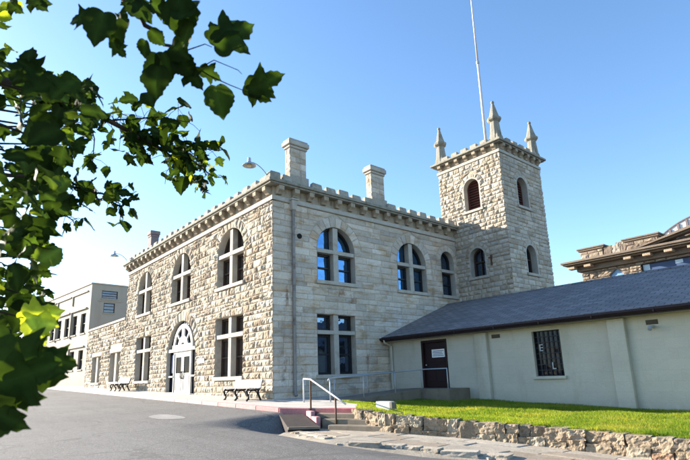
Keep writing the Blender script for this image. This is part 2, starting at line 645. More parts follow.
def courses(z0, z1, hs):
    z, out = z0, []
    while z < z1 - .08:
        h = random.choice(hs)
        if z1 - (z + h) < .16:
            h = z1 - z
        out.append((z, min(z1, z + h)))
        z += h
    return out


def pick(pal):
    r = random.random()
    for w, c in pal:
        if r < w:
            return c
        r -= w
    return pal[-1][1]


FRONT_PAL = [(.42, (.56, .48, .37)), (.22, (.50, .41, .30)), (.14, (.61, .55, .45)), (.09, (.43, .33, .23)), (.05, (.35, .28, .22)), (.08, (.52, .46, .38))]
SIDE_PAL = [(.45, (.66, .575, .475)), (.25, (.62, .54, .44)), (.15, (.69, .62, .53)), (.06, (.59, .47, .35)), (.09, (.57, .51, .44))]
TOWER_PAL = [(.40, (.58, .51, .41)), (.25, (.54, .465, .365)), (.15, (.62, .56, .47)), (.10, (.47, .385, .29)), (.10, (.50, .455, .39))]
COVER_REVEAL = .42


def masonry(fr, s0, s1, z0, z1, ops, hs, lens, amp, pal, ends=(False, False), gap=.010, rough=1.0, res=.1):
    """(blocks, backing): rock-faced courses over a mortar sheet with real openings and reveals"""
    B, K = MB(), MB()
    flip = fr.es.cross(Vector((0, 0, 1))).dot(fr.ed) < 0
    snap = [z0]
    for z in sorted([op['z0'] - op.get('sill', 0) for op in ops] + [op['zt'] for op in ops if op['kind'] == 'rect']):
        if z - snap[-1] > .14 and z1 - z > .14:
            snap.append(z)
    snap.append(z1)
    crs = [c for za, zb_ in zip(snap[:-1], snap[1:]) for c in courses(za, zb_, hs)]
    for (zl, zh) in crs:
        for (l0, l1, r0, r1) in segments(s0, s1, zl, zh, ops, True):
            lo, hi = max(l0, l1), min(r0, r1)
            cutsx = []
            x = lo + random.uniform(*lens) * random.uniform(.4, 1)
            while x < hi - lens[0] * .5:
                cutsx.append(x)
                x += random.uniform(*lens)
            xs = [(l0, l1)] + [(c, c) for c in cutsx] + [(r0, r1)]
            for i in range(len(xs) - 1):
                a0, a1 = xs[i]
                b0, b1 = xs[i + 1]
                el = 0 if (ends[0] and i == 0 and abs(l0 - s0) < 1e-6) else 1
                er = 0 if (ends[1] and i == len(xs) - 2 and abs(r0 - s1) < 1e-6) else 1
                gl, gr = gap * el, gap * er
                if (b0 - a0) + (b1 - a1) < .1:
                    continue
                # now and then a tall course is laid as two thin stones
                if (zh - zl) > .3 and random.random() < .24 and el and er:
                    zm = zl + (zh - zl) * random.uniform(.42, .58)
                    f = (zm - zl) / (zh - zl)
                    am, bm_ = a0 + (a1 - a0) * f, b0 + (b1 - b0) * f
                    pillow(B, fr, ((a0 + gl, zl + gap), (b0 - gr, zl + gap), (bm_ - gr, zm - gap), (am + gl, zm - gap)), amp, pick(pal), (el, er, 1, 1), res=res, rough=rough)
                    pillow(B, fr, ((am + gl, zm + gap), (bm_ - gr, zm + gap), (b1 - gr, zh - gap), (a1 + gl, zh - gap)), amp, pick(pal), (el, er, 1, 1), res=res, rough=rough)
                else:
                    pillow(B, fr, ((a0 + gl, zl + gap), (b0 - gr, zl + gap), (b1 - gr, zh - gap), (a1 + gl, zh - gap)), amp, pick(pal), (el, er, 1, 1), res=res, rough=rough)
    # voussoirs
    for op in ops:
        if op['kind'] == 'arch' and op.get('ring'):
            n = max(5, round(PI * (op['w'] + op['ring'] / 2) / op.get('vlen', .34)))
            for k in range(n):
                t0, t1 = PI * k / n + .012, PI * (k + 1) / n - .012
                r0, r1 = op['w'] + .005, op['w'] + op['ring'] - .01
                P = lambda r, t: (op['c'] - r * math.cos(t), op['zs'] + r * math.sin(t))
                pillow(B, fr, (P(r0, t0), P(r0, t1), P(r1, t1), P(r1, t0)) if False else (P(r1, t0), P(r0, t0), P(r0, t1), P(r1, t1)) , amp * op.get('vamp', 1.0), pick(pal), (1, 1, 1, 1), res=res, rough=rough)
        if op['kind'] == 'rect' and op.get('lintel'):
            a, b = op['c'] - op['w'] - op.get('lgrow', 0), op['c'] + op['w'] + op.get('lgrow', 0)
            pillow(B, fr, ((a + .01, op['zt'] + .01), (b - .01, op['zt'] + .01), (b - .01, op['zt'] + op['lintel'] - .01), (a + .01, op['zt'] + op['lintel'] - .01)), amp * .6, op.get('lcol', (.55, .5, .42)), (1, 1, 1, 1), res=res, rough=.4)
    # backing sheet in thin strips, exact openings
    lv = set([z0, z1])
    for op in ops:
        if op['kind'] == 'rect':
            lv |= {op['z0'] - op.get('sill', 0), op['zt']}
        else:
            lv |= {op['z0'] - op.get('sill', 0), op['zs']}
            for k in range(1, 15):
                lv.add(op['zs'] + op['w'] * math.sin(PI / 2 * k / 14))
    lv = sorted(z for z in lv if z0 <= z <= z1)
    for zl, zh in zip(lv[:-1], lv[1:]):
        if zh - zl < 1e-4:
            continue
        for (l0, l1, r0, r1) in segments(s0, s1, zl, zh, ops, False):
            f = [fr(l0, 0, zl), fr(r0, 0, zl), fr(r1, 0, zh), fr(l1, 0, zh)]
            K.quad(*(f[::-1] if flip else f))
    return B, K


def outline(op, n=18):
    c, w = op['c'], op['w']
    if op['kind'] == 'rect':
        return [(c - w, op['z0']), (c - w, op['zt']), (c + w, op['zt']), (c + w, op['z0'])]
    return [(c - w, op['z0'])] + [(c - w * math.cos(PI * k / n), op['zs'] + w * math.sin(PI * k / n)) for k in range(n + 1)] + [(c + w, op['z0'])]


def strip(mb, fr, pts, d0, d1, closed=False):
    n = len(pts)
    for i in range(n if closed else n - 1):
        a, b = pts[i], pts[(i + 1) % n]
        mb.quad(fr(a[0], d0, a[1]), fr(b[0], d0, b[1]), fr(b[0], d1, b[1]), fr(a[0], d1, a[1]))


def plate(mb, fr, pts, d0, d1):
    mb.prism([fr(s, d0, z) for s, z in pts], fr.ed * (d1 - d0))


def arcband(mb, fr, c, zs, r0, r1, t0, t1, d0, d1, n=16):
    for k in range(n):
        a, b = t0 + (t1 - t0) * k / n, t0 + (t1 - t0) * (k + 1) / n
        P = lambda r, t: (c - r * math.cos(t), zs + r * math.sin(t))
        plate(mb, fr, [P(r0, a), P(r0, b), P(r1, b), P(r1, a)], d0, d1)


def window(root, fr, op, zt0, zt1, glassmat, sashmat, dep=.36, mul=.26, sillw=.12, single=False, label=None, front_d=-.03, trimmat='dressed_stone', upper_glass=None):
    """stone reveal, mullion and transom with timber sashes and panes behind"""
    c, w = op['c'], op['w']
    arch = op['kind'] == 'arch'
    top = op['zs'] + w if arch else op['zt']
    z0 = op['z0']
    t = MB()
    ol = outline(op)
    strip(t, fr, ol, .03, -dep - .06)
    # the reveal shows as a thin dressed edge on the wall face
    if not single:
        zt = top - .03 if arch else top
        fbox(t, fr, c - mul / 2, c + mul / 2, -dep + .03, front_d, z0, zt)
        fbox(t, fr, c - w, c - mul / 2 - .002, -dep + .03, front_d + .02, zt0, zt1)
        fbox(t, fr, c + mul / 2 + .002, c + w, -dep + .03, front_d + .02, zt0, zt1)
        fbox(t, fr, c - mul / 2 - .01, c + mul / 2 + .01, -dep + .04, front_d + .024, zt0 + .002, zt1 - .002)
    elif zt0:
        fbox(t, fr, c - w, c + w, -dep + .03, front_d + .02, zt0, zt1)
    win = obj('window', t, trimmat, root, fixn=False)
    if label:
        win['label'] = label
    s = MB()
    fbox(s, fr, c - w - .10, c + w + .10, -dep, sillw, z0 - .16, z0)
    obj('sill', s, trimmat, win, bevel=.012)
    # sashes
    halves = [(c - w, c + w)] if single else [(c - w, c - mul / 2), (c + mul / 2, c + w)]
    fw, g = .10, MB()
    sh = MB()
    for (a, b) in halves:
        rows = [(z0, zt0), (zt1, top)] if zt0 else [(z0, top)]
        for ri, (za, zb) in enumerate(rows):
            last = ri == len(rows) - 1
            if not (arch and last):
                fbox(sh, fr, a, a + fw, -dep, -dep + .07, za, zb)
                fbox(sh, fr, b - fw, b, -dep, -dep + .07, za, zb)
                fbox(sh, fr, a + fw, b - fw, -dep, -dep + .068, za, za + fw)
                fbox(sh, fr, a + fw, b - fw, -dep, -dep + .068, zb - fw, zb)
                if zb - za > 1.15:
                    zm = (za + zb) / 2
                    fbox(sh, fr, a + fw, b - fw, -dep, -dep + .075, zm - .035, zm + .035)
            else:
                zs = op['zs']
                if za < zs:
                    fbox(sh, fr, a, a + fw, -dep, -dep + .07, za, zs)
                    fbox(sh, fr, b - fw, b, -dep, -dep + .07, za, zs)
                elif single is False:
                    if b < c:
                        fbox(sh, fr, b - fw, b, -dep, -dep + .07, za, zs + w * .98)
                    else:
                        fbox(sh, fr, a, a + fw, -dep, -dep + .07, za, zs + w * .98)
                fbox(sh, fr, a + fw, b - fw, -dep, -dep + .068, za, za + fw)
                if not zt0 and zb - za > 1.1:
                    fbox(sh, fr, a + fw, b - fw, -dep, -dep + .075, z0 + (top - z0) * .5 - .03, z0 + (top - z0) * .5 + .03)
    if arch:
        arcband(sh, fr, c, op['zs'], w - fw, w - .002, 0, PI, -dep, -dep + .071)
    obj('sash', sh, sashmat, win)
    plate(g, fr, [(p[0], p[1]) for p in ol], -dep - .02, -dep - .005)
    obj('pane', g, glassmat, win, fixn=True)
    return win


# ---------------------------------------------------------------- ground heights
def sm(t):
    t = max(0.0, min(1.0, t))
    return t * t * (3 - 2 * t)


def pave_z(x, y=0):
    if x > -34:
        return -.0245 * x
    return .833 + .006 * (-34 - x)


def lawn_z(x, y=0):
    return -.10 - .038 * max(x, 0)


def road_z(x, y):
    xx = max(x, -36)
    z = -.2 - .0245 * (xx - 1.4) + .03 * (max(min(y, 3), -25) + 2.5)
    z += -.006 * min(0, x + 36) * -1 * 0
    drop = .47 * sm((x - 3.45) / 1.15) * math.exp(-((min(y + 2.3, 0)) / 1.7) ** 2)
    return z - drop


def interp(T, x):
    if x <= T[0][0]:
        return T[0][1]
    for (xa, a), (xb, b) in zip(T[:-1], T[1:]):
        if x <= xb:
            return a + (b - a) * (x - xa) / (xb - xa)
    return T[-1][1]


def path_z(x):
    return interp([(6, -.62), (7.5, -.63), (8.8, -.71), (10, -.78), (11.3, -.87), (13, -.97), (18, -1.2)], x)


def edge_z(x):
    return interp([(5.85, -.16), (7, -.21), (7.6, -.25), (8.2, -.30), (8.8, -.35), (9.6, -.41), (10.8, -.48), (12, -.55), (13.5, -.61), (18, -.78), (24, -1.0)], x)


def grid_sheet(xs, ys, zf, uvjit=0):
    mb = MB()
    nx, ny = len(xs), len(ys)
    vs = [(x, y, zf(x, y)) for y in ys for x in xs]
    fs = [(j * nx + i, j * nx + i + 1, (j + 1) * nx + i + 1, (j + 1) * nx + i) for j in range(ny - 1) for i in range(nx - 1)]
    mb.add(vs, fs)
    return mb


def lin(a, b, n):
    return [a + (b - a) * i / (n - 1) for i in range(n)]


def structure(name, mb, mat, **kw):
    return tag(obj(name, mb, mat, **kw), kind='structure')


structure('ground', grid_sheet(lin(-600, 600, 25), lin(-600, 600, 25), lambda x, y: -1.9), 'earth')
rx = lin(-90, -40, 12) + lin(-36, -4, 20) + lin(-3, 12, 76) + lin(12.5, 30, 24) + lin(34, 70, 6)
ry = lin(-60, -16, 12) + lin(-15, -6, 19) + lin(-5.75, -1.95, 26)
structure('road', grid_sheet(rx, ry, lambda x, y: road_z(x, y)), 'asphalt', smooth=True)

# pavement along the front, running round the corner to the ramp
KY = -2.0
mb = MB()
px = lin(-70, -34, 6) + lin(-32, 0, 17) + lin(.8, 3.2, 4)
for a, b in zip(px[:-1], px[1:]):
    za, zb = pave_z(a), pave_z(b)
    mb.hexa([(a, KY + .16, za - .5), (b, KY + .16, zb - .5), (b, .3, zb - .5), (a, .3, za - .5),
             (a, KY + .16, za - .03), (b, KY + .16, zb - .03), (b, .3, zb), (a, .3, za)])
structure('pavement', mb, 'concrete')
P0 = Vector((4.35, -1.42))
SE = Vector((math.cos(math.radians(18)), math.sin(math.radians(18))))
STEP = Vector((.473, -.165))
# paved corner: between pavement, stairs and ramp
mb = MB()
P1 = P0 + SE * 1.5
poly = [(3.2, KY + .16), (P0.x, P0.y), (P1.x, P1.y), (4.6, .25), (2.95, .75), (2.95, 6.28), (.02, 6.28), (.02, .3), (3.2, .3)]
top = [(x, y, pave_z(x) + .012 * y * (1 if y < 0 else 0) + (.0 if y < 0 else -.0)) for x, y in poly]
mb.prism([(x, y, z - .5) for (x, y, z) in top], (0, 0, .496))
structure('pavement', mb, 'concrete', fixn=True)

# kerb stones, faded red paint by the corner
mb = MB()
x = -60.0
while x < 3.4:
    L = 1.35
    x1 = min(x + L, 3.5)
    xa, xb = x + .006, x1 - .006
    k = max(0, min(1, (x + 9) / 11))
    pale, red = (.60, .52, .47), (.56, .24, .24)
    col = tuple(pale[i] * (1 - k) + red[i] * k for i in range(3))
    if k > 0:
        j = random.uniform(-.03, .05)
        col = (col[0] + j, col[1] + j, col[2] + j)
    za, zb = pave_z(xa) - .026, pave_z(xb) - .026
    mb.hexa([(xa, KY, za - .5), (xb, KY, zb - .5), (xb, KY + .155, zb - .5), (xa, KY + .155, za - .5),
             (xa, KY + .02, za), (xb, KY + .02, zb), (xb, KY + .155, zb + .002), (xa, KY + .155, za + .002)], col)
    x = x1
# last kerb stone turns to the stair head
a, b = Vector((3.51, KY)), P0 + Vector((-.03, -.06))
n = Vector((-(b - a).y, (b - a).x)).normalized() * .155
za, zb = pave_z(a.x) - .026, pave_z(b.x) - .03
mb.hexa([(a.x, a.y, za - .5), (b.x, b.y, zb - .5), (b.x + n.x, b.y + n.y, zb - .5), (a.x + n.x, a.y + n.y, za - .5),
         (a.x, a.y, za), (b.x, b.y, zb), (b.x + n.x, b.y + n.y, zb), (a.x + n.x, a.y + n.y, za)], (.58, .25, .25))
structure('kerb', mb, 'red_kerb', bevel=.015, fixn=True)

# old pale patch in the road
mb = MB()
pts = [(1.3 + .95 * math.cos(t) * (1 + .12 * math.sin(3 * t)), -4.6 + .42 * math.sin(t) * (1 + .1 * math.cos(2 * t))) for t in lin(0, 2 * PI * 23 / 24, 24)]
mb.add([(x, y, road_z(x, y) + .005) for x, y in pts], [tuple(range(24))])
structure('road_patch', mb, 'road_repair')

# ---------------------------------------------------------------- steps
zst = pave_z(P0.x) - .03
st = thing('concrete_steps', (P0.x, P0.y, zst - .5), 'four worn concrete steps with red painted top edge beside the kerb', 'steps')
RISE = .125
for k in range(4):
    a = P0 + STEP * k
    nrm = Vector((SE.y, -SE.x))
    mb = MB()
    zt = zst - RISE * k
    w_ = 1.55 + .04 * k
    if k == 0:
        a0, b0 = a, a + SE * w_
        back = Vector((-.05, .16))
        q = [a0, b0, b0 + back, a0 + back]
        zt += .004
        mb.hexa([(p.x, p.y, zt - RISE - .3) for p in q] + [(p.x, p.y, zt) for p in q], (.55, .17, .20))
        o = obj('top_step', mb, 'red_kerb', st, bevel=.01, fixn=True)
    else:
        a0, b0 = a, a + SE * w_
        back = nrm * -.46 + Vector((-.2, .05))
        q = [a0, b0, b0 + back, a0 + back]
        mb.hexa([(p.x, p.y, zt - RISE - .25) for p in q] + [(p.x, p.y, zt) for p in q])
        o = obj('step', mb, 'step_concrete', st, bevel=.012, fixn=True)
# stepped red side blocks on the road side
for k in range(2):
    a = P0 + STEP * (k) + Vector((-.03, -.02))
    b = P0 + STEP * (k + .95) + Vector((-.03, -.02))
    n = Vector((.03, -.17))
    zt = zst - .03 - RISE * (k + .25)
    q = [a + n, b + n, b, a]
    mb = MB()
    mb.hexa([(p.x, p.y, zt - .45) for p in q] + [(p.x, p.y, zt) for p in q], (.60, .30, .31))
    obj('side_block', mb, 'red_kerb', st, bevel=.012, fixn=True)

# sloping slab between road and steps
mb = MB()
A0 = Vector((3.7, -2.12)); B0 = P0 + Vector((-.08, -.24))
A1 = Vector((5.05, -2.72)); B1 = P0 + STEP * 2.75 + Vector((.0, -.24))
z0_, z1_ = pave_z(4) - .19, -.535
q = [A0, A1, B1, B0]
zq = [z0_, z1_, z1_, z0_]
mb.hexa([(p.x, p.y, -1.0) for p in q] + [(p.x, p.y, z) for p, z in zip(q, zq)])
slab = thing('sloping_slab', (4.4, -2.2, -1.0), 'sloping slab, shade put into its dark colour, with a pale front edge between road and steps', 'slab')
obj('slab_body', mb, 'shaded_slab', slab, fixn=True)
mb = MB()
n = (A1 - A0).normalized() * .09
mb.hexa([((p + d).x, (p + d).y, z1_ - .05) for p, d in ((A1, n * 0 + n * .02), (A1, n), (B1, n), (B1, n * .02))] +
        [((p + d).x, (p + d).y, z1_ + .012) for p, d in ((A1, n * .02), (A1, n), (B1, n), (B1, n * .02))])
obj('edge_strip', mb, 'step_concrete', slab, fixn=True)

# ---------------------------------------------------------------- lawn, retaining wall, path
def wall_y(x):
    return interp([(5.85, -.92), (7.0, -1.15), (7.6, -1.12), (8.2, -.88), (8.8, -.62), (9.6, -.34), (10.8, .05), (12, .33), (13.5, .45), (18, .75)], x)


mb = MB()
lx = lin(2.96, 24, 60)
ly = lin(0, 1, 16)


def lawn_front(x):
    pts = [(2.9, .76), (4.6, .26), (5.75, -.86), (5.9, -.86)]
    if x >= 5.9:
        return wall_y(x) + .05
    for (xa, ya), (xb, yb) in zip(pts[:-1], pts[1:]):
        if x <= xb:
            return ya + (yb - ya) * (x - xa) / (xb - xa)


def lawn_h(x, y):
    b = sm((y - lawn_front(x)) / 2.2)
    ez = edge_z(x) if x > 5.85 else -.10 - .0205 * (x - 2.96)
    return ez + (lawn_z(x) - ez) * b + .025 * mnoise.noise(Vector((x * .7, y * .7, 3)))


vs, fs = [], []
for j, t in enumerate(ly):
    for x in lx:
        y = lawn_front(x) * (1 - t) + 6.35 * t
        vs.append((x, y, lawn_h(x, y) - .01))
nx = len(lx)
fs = [(j * nx + i, j * nx + i + 1, (j + 1) * nx + i + 1, (j + 1) * nx + i) for j in range(len(ly) - 1) for i in range(nx - 1)]
mb.add(vs, fs)
structure('lawn', mb, 'lawn_soil', smooth=True)

# grass blades
NB = 150000
gx = rng.uniform(0, 1, NB) ** .8 * 13.2 + 3.0
gy_t = rng.uniform(0, 1, NB) ** 1.25
verts = np.zeros((NB, 3, 3), np.float32)
lf = np.array([lawn_front(x) for x in gx])
gy = lf * (1 - gy_t) + 6.2 * gy_t
keep = ~((gx < 4.55) & (gy > 4.9)) & ~((gx > 5.42) & (gx < 6.15) & (gy > .05) & (gy < .58))
gx, gy = gx[keep], gy[keep]
NE = 9000                                            # ragged growth hanging over the wall
ex = rng.uniform(5.9, 16.4, NE)
ey = np.array([wall_y(x) for x in ex]) + rng.uniform(-.03, .12, NE)
gx, gy = np.concatenate([gx, ex]), np.concatenate([gy, ey])
NB = len(gx)
gz = np.array([lawn_h(x, y) for x, y in zip(gx, gy)]) - .015
ang = rng.uniform(0, 2 * PI, NB)
hh = rng.uniform(.035, .085, NB) * (1 + .35 * np.sin(gx * 2.1 + np.sin(gy * 1.7)) * np.sin(gy * 2.7))
clump = np.array([max(0.0, mnoise.noise(Vector((x * 3.0, 4, 1))) + .25) for x in ex])
hh[-NE:] = rng.uniform(.05, .15, NE) * (.4 + clump)
lean = rng.normal(0, .035, (NB, 2))
lean[-NE:, 1] -= rng.uniform(.02, .12, NE)
wd = rng.uniform(.006, .012, NB)
base = np.stack([gx, gy, gz], 1)
dx = np.stack([np.cos(ang) * wd, np.sin(ang) * wd, np.zeros(NB)], 1)
verts = np.stack([base - dx, base + dx, base + np.stack([lean[:, 0], lean[:, 1], hh], 1)], 1).reshape(-1, 3)
me = bpy.data.meshes.new('grass')
me.vertices.add(NB * 3)
me.vertices.foreach_set('co', verts.astype(np.float32).ravel())
me.loops.add(NB * 3)
me.loops.foreach_set('vertex_index', np.arange(NB * 3, dtype=np.int32))
me.polygons.add(NB)
me.polygons.foreach_set('loop_start', np.arange(0, NB * 3, 3, dtype=np.int32))
me.update()
at = me.attributes.new('Col', 'FLOAT_COLOR', 'POINT')
mixv = np.clip(.5 + .3 * np.sin(gx * 1.3 + 2 * np.sin(gy)) + rng.normal(0, .25, NB), 0, 1)[:, None]
gc = (1 - mixv) * np.array([[.12, .195, .025]]) + mixv * np.array([[.215, .28, .045]])
patch = np.array([mnoise.noise(Vector((x * .8, y * .8, 7))) + .5 * mnoise.noise(Vector((x * 2.6, y * 2.6, 2))) for x, y in zip(gx, gy)])
pk = np.clip((patch - .12) / .5, 0, 1)[:, None]
gc = gc * (1 - .75 * pk) + .75 * pk * np.array([[.30, .30, .07]])
pd = np.clip((-patch - .12) / .5, 0, 1)[:, None]
gc = gc * (1 - .7 * pd) + .7 * pd * np.array([[.075, .15, .02]])
dry = rng.uniform(0, 1, NB) < .07
gc[dry] = (.34, .32, .10)
gc4 = np.concatenate([np.repeat(gc, 3, 0), np.ones((NB * 3, 1))], 1).astype(np.float32)
at.data.foreach_set('color', gc4.ravel())
me.materials.append(MATS['grass'])
go = bpy.data.objects.new('grass', me)
COL.objects.link(go)
tag(go, 'bright green mown grass on the lawn before the low building', 'grass', kind='stuff')


def rock(mb, c, size, col, n=(5, 4, 4), rough=.16, rotz=0.0, square=.96):
    """an irregular quarried stone: cube-sphere blend roughened by noise"""
    sx, sy, sz = [s / 2 for s in size]
    seed = random.uniform(0, 100)
    idx, vs, fs = {}, [], []
    cr, sr = math.cos(rotz), math.sin(rotz)

    def vid(i, j, k):
        key = (i, j, k)
        if key not in idx:
            u, v, w = 2 * i / n[0] - 1, 2 * j / n[1] - 1, 2 * k / n[2] - 1
            p = Vector((u, v, w))
            sp = p.normalized() * max(abs(u), abs(v), abs(w)) * 1.22
            p = p * square + sp * (1 - square)
            q = 1 + rough * (1.1 * mnoise.noise(p * 1.2 + Vector((seed, 0, 0))) + .8 * mnoise.noise(p * 2.7 + Vector((0, seed, 0))) + .24 * mnoise.noise(p * 6.0 + Vector((0, 0, seed))))
            p = Vector((p.x * sx * q, p.y * sy * q, p.z * sz * (1 + (q - 1) * .6)))
            idx[key] = len(vs)
            vs.append((c[0] + p.x * cr - p.y * sr, c[1] + p.x * sr + p.y * cr, c[2] + p.z))
        return idx[key]
    a, b, d = n
    for i in range(a):
        for j in range(b):
            fs.append((vid(i, j, 0), vid(i, j + 1, 0), vid(i + 1, j + 1, 0), vid(i + 1, j, 0)))
            fs.append((vid(i, j, d), vid(i + 1, j, d), vid(i + 1, j + 1, d), vid(i, j + 1, d)))
    for i in range(a):
        for k in range(d):
            fs.append((vid(i, 0, k), vid(i + 1, 0, k), vid(i + 1, 0, k + 1), vid(i, 0, k + 1)))
            fs.append((vid(i, b, k), vid(i, b, k + 1), vid(i + 1, b, k + 1), vid(i + 1, b, k)))
    for j in range(b):
        for k in range(d):
            fs.append((vid(0, j, k), vid(0, j, k + 1), vid(0, j + 1, k + 1), vid(0, j + 1, k)))
            fs.append((vid(a, j, k), vid(a, j + 1, k), vid(a, j + 1, k + 1), vid(a, j, k + 1)))
    mb.add(vs, fs, col)


ROCKS = [(.36, (.45, .355, .25)), (.24, (.39, .30, .205)), (.18, (.50, .425, .32)), (.07, (.40, .26, .17)), (.15, (.30, .245, .18))]
mb = MB()
rw = Vector((1, .11)).normalized()
# lower and upper run of stones, widths random, some stones full height
x = 5.9
while x < 17.5:
    L = random.uniform(.22, .50)
    xc = x + L / 2
    zt = edge_z(xc) + .03
    zb = path_z(xc) - .10
    yw = wall_y(xc) - .02
    rz_ = math.atan2(wall_y(x + L) - wall_y(x), L)
    Lw = L / math.cos(rz_)
    if random.random() < .10:
        rock(mb, (xc, yw, (zt + zb) / 2), (Lw, .42, (zt - zb)), pick(ROCKS), (10, 5, 9), .13, rz_ + random.uniform(-.08, .08))
    else:
        zm = zb + (zt - zb) * random.uniform(.38, .6)
        rock(mb, (xc, yw - random.uniform(.0, .06), (zm + zb) / 2), (Lw * .975, .42, (zm - zb) * 1.0), pick(ROCKS), (10, 5, 7), .15, rz_ + random.uniform(-.08, .08))
        sp = random.uniform(.42, .58) if L > .45 and random.random() < .6 else 1
        rock(mb, (x + L * sp / 2, yw + random.uniform(-.03, .05), (zt + zm) / 2), (Lw * sp * .97, .42, (zt - zm) * 1.0), pick(ROCKS), (10, 5, 7), .15, rz_ + random.uniform(-.1, .1))
        if sp < 1:
            rock(mb, (x + L * (1 + sp) / 2, yw + random.uniform(-.03, .05), (zt + zm) / 2), (Lw * (1 - sp) * .96, .42, (zt - zm) * 1.0), pick(ROCKS), (8, 5, 6), .15, rz_ + random.uniform(-.1, .1))
    x += L * .985
tag(obj('retaining_wall', mb, 'wall_rock', smooth=False), 'low rough brown stone wall holding up the lawn edge', 'wall')
mb = MB()
wx = lin(5.9, 17.5, 40)
for a_, b_ in zip(wx[:-1], wx[1:]):
    mb.hexa([(a_, wall_y(a_) - .12, -1.6), (b_, wall_y(b_) - .12, -1.6), (b_, wall_y(b_) + .14, -1.6), (a_, wall_y(a_) + .14, -1.6),
             (a_, wall_y(a_) - .12, edge_z(a_) - .06), (b_, wall_y(b_) - .12, edge_z(b_) - .06), (b_, wall_y(b_) + .14, edge_z(b_) - .06), (a_, wall_y(a_) + .14, edge_z(a_) - .06)])
structure('bank_earth', mb, 'bank_mortar', fixn=True)

# flagstone path with a broken outer edge
mb = MB()
FL = [(.4, (.50, .44, .355)), (.25, (.46, .40, .315)), (.2, (.54, .485, .40)), (.15, (.40, .33, .25))]


def path_edge(x):
    return wall_y(x) - 2.05 + .05 * math.sin(x * 1.3) + .08 * math.sin(x * .5 + 1)


xs_ = lin(5.3, 18, 80)
vs, fs = [], []
for x in xs_:
    for j in range(7):
        t = j / 6
        y = (wall_y(x) + .05) * (1 - t) + (path_edge(x) - .45) * t
        vs.append((x, y, path_z(x) - .012 - (.10 if j == 6 else 0) + .012 * mnoise.noise(Vector((x * 1.5, y * 1.5, 0)))))
fs = [(i * 7 + j + 1, (i + 1) * 7 + j + 1, (i + 1) * 7 + j, i * 7 + j) for i in range(79) for j in range(6)]
mb.add(vs, fs, (.42, .37, .295))
row_y = [0.10, .60, 1.10, 1.62]
for ri in range(3):
    x = (7.1, 6.4, 5.9)[ri] + random.uniform(0, .3)
    while x < 17.6:
        L = random.uniform(.6, 1.5)
        if x > 5.6 or ri > 0:
            z_ = path_z(x + L / 2)
            j = lambda s=.05: random.uniform(-s, s)
            ya, yb = row_y[ri] + .02, row_y[ri + 1] - .02
            q = [(x + j(), wall_y(x) - .06 - yb + j()), (x + L * .5, wall_y(x + L * .5) - .06 - yb + j(.04)), (x + L - .04 + j(), wall_y(x + L) - .06 - yb + j()),
                 (x + L - .04 + j(), wall_y(x + L) - .06 - ya + j(.03)), (x + j(), wall_y(x) - .06 - ya + j(.03))]
            zz = random.uniform(-.007, .007)
            tilt = random.uniform(-.005, .005)
            mb.prism([(p[0], p[1], path_z(p[0]) + zz - .09 + tilt * (i % 2)) for i, p in enumerate(q)], (0, 0, .09), pick(FL))
        x += L
structure('path', mb, 'flagstone', fixn=True, bevel=.012)
mb = MB()
x = 5.5
while x < 17:
    L = random.uniform(.28, .75)
    if random.random() < .88:
        y = path_edge(x) + .16 + random.uniform(-.035, .035)
        rock(mb, (x + L / 2, y, path_z(x) - .045), (L * .96, random.uniform(.22, .34), .13), pick(FL), (6, 4, 3), .10, math.atan2(wall_y(x + L) - wall_y(x), L) + random.uniform(-.08, .08), square=.97)
    x += L
for i in range(45):
    x = random.uniform(5.4, 16.5)
    y = path_edge(x) + random.uniform(-.2, .25)
    s = random.uniform(.04, .12)
    rock(mb, (x, y, max(path_z(x) - .04, road_z(x, y)) + .005), (s * 1.4, s, s * .6), pick(FL), (3, 3, 3), .2, random.uniform(0, 3))
structure('path_edging', mb, 'flagstone')

# white concrete block on the grass
mb = MB()
bw = thing('concrete_block', (5.75, .25, -.17), 'white oblong concrete block lying on the lawn near the steps', 'block')


def slab_box(o, l0, l1, w, z0, z1):
    m = MB()
    nn = Vector((-BD.y, BD.x))
    q = [o + BD * l0, o + BD * l1, o + BD * l1 + nn * w, o + BD * l0 + nn * w]
    m.hexa([(p.x, p.y, z0) for p in q] + [(p.x, p.y, z1) for p in q])
    return m


BD = Vector((math.cos(.07), math.sin(.07)))
BO = Vector((5.48, .14))
obj('block_body', slab_box(BO, 0, .56, .22, -.26, -.015), 'white_block', bw, bevel=.015, fixn=True)
obj('end_piece', slab_box(BO, .562, .64, .21, -.26, -.03), 'step_concrete', bw, bevel=.01, fixn=True)

# ================================================================ administration building
V = 12.05
FRONT = Fr((0, 0, 0), (1, 0, 0), (0, -1, 0))       # s = world x
SIDE = Fr((0, 0, 0), (0, 1, 0), (1, 0, 0))         # s = world y
XL = -18.35

adm = thing('stone_building', (-9, 6, 0), 'two storey cream stone building with arched windows and battlements', 'building')

ST, SB = 8.2, 8.0      # string course
f_up = [dict(kind='arch', c=c, w=1.27, z0=5.0, zs=6.42, ring=.46, sill=.16) for c in (-3.66, -9.3, -15.0)]
f_lo = [dict(kind='rect', c=c, w=1.3, z0=.92, zt=3.56, sill=.16) for c in (-3.66, -14.75)]
f_door = dict(kind='arch', c=-8.95, w=1.83, z0=.18, zs=2.10, ring=.52, sill=.5, jamb=False)
f_ops = f_up + f_lo + [f_door]
B, K = masonry(FRONT, XL, .035, -.35, SB, f_ops, (.24, .27, .31, .35), (.22, .70), .062, FRONT_PAL, ends=(True, True), rough=1.4, res=.066)
obj('wall', B, 'front_stone', adm)
obj('wall', K, 'mortar', adm)
s_up = [dict(kind='arch', c=3.3, w=1.08, z0=4.84, zs=6.28, ring=.46, sill=.16),
        dict(kind='arch', c=8.28, w=1.08, z0=4.84, zs=6.28, ring=.46, sill=.16),
        dict(kind='arch', c=11.2, w=.56, z0=4.84, zs=6.76, ring=.34, sill=.16)]
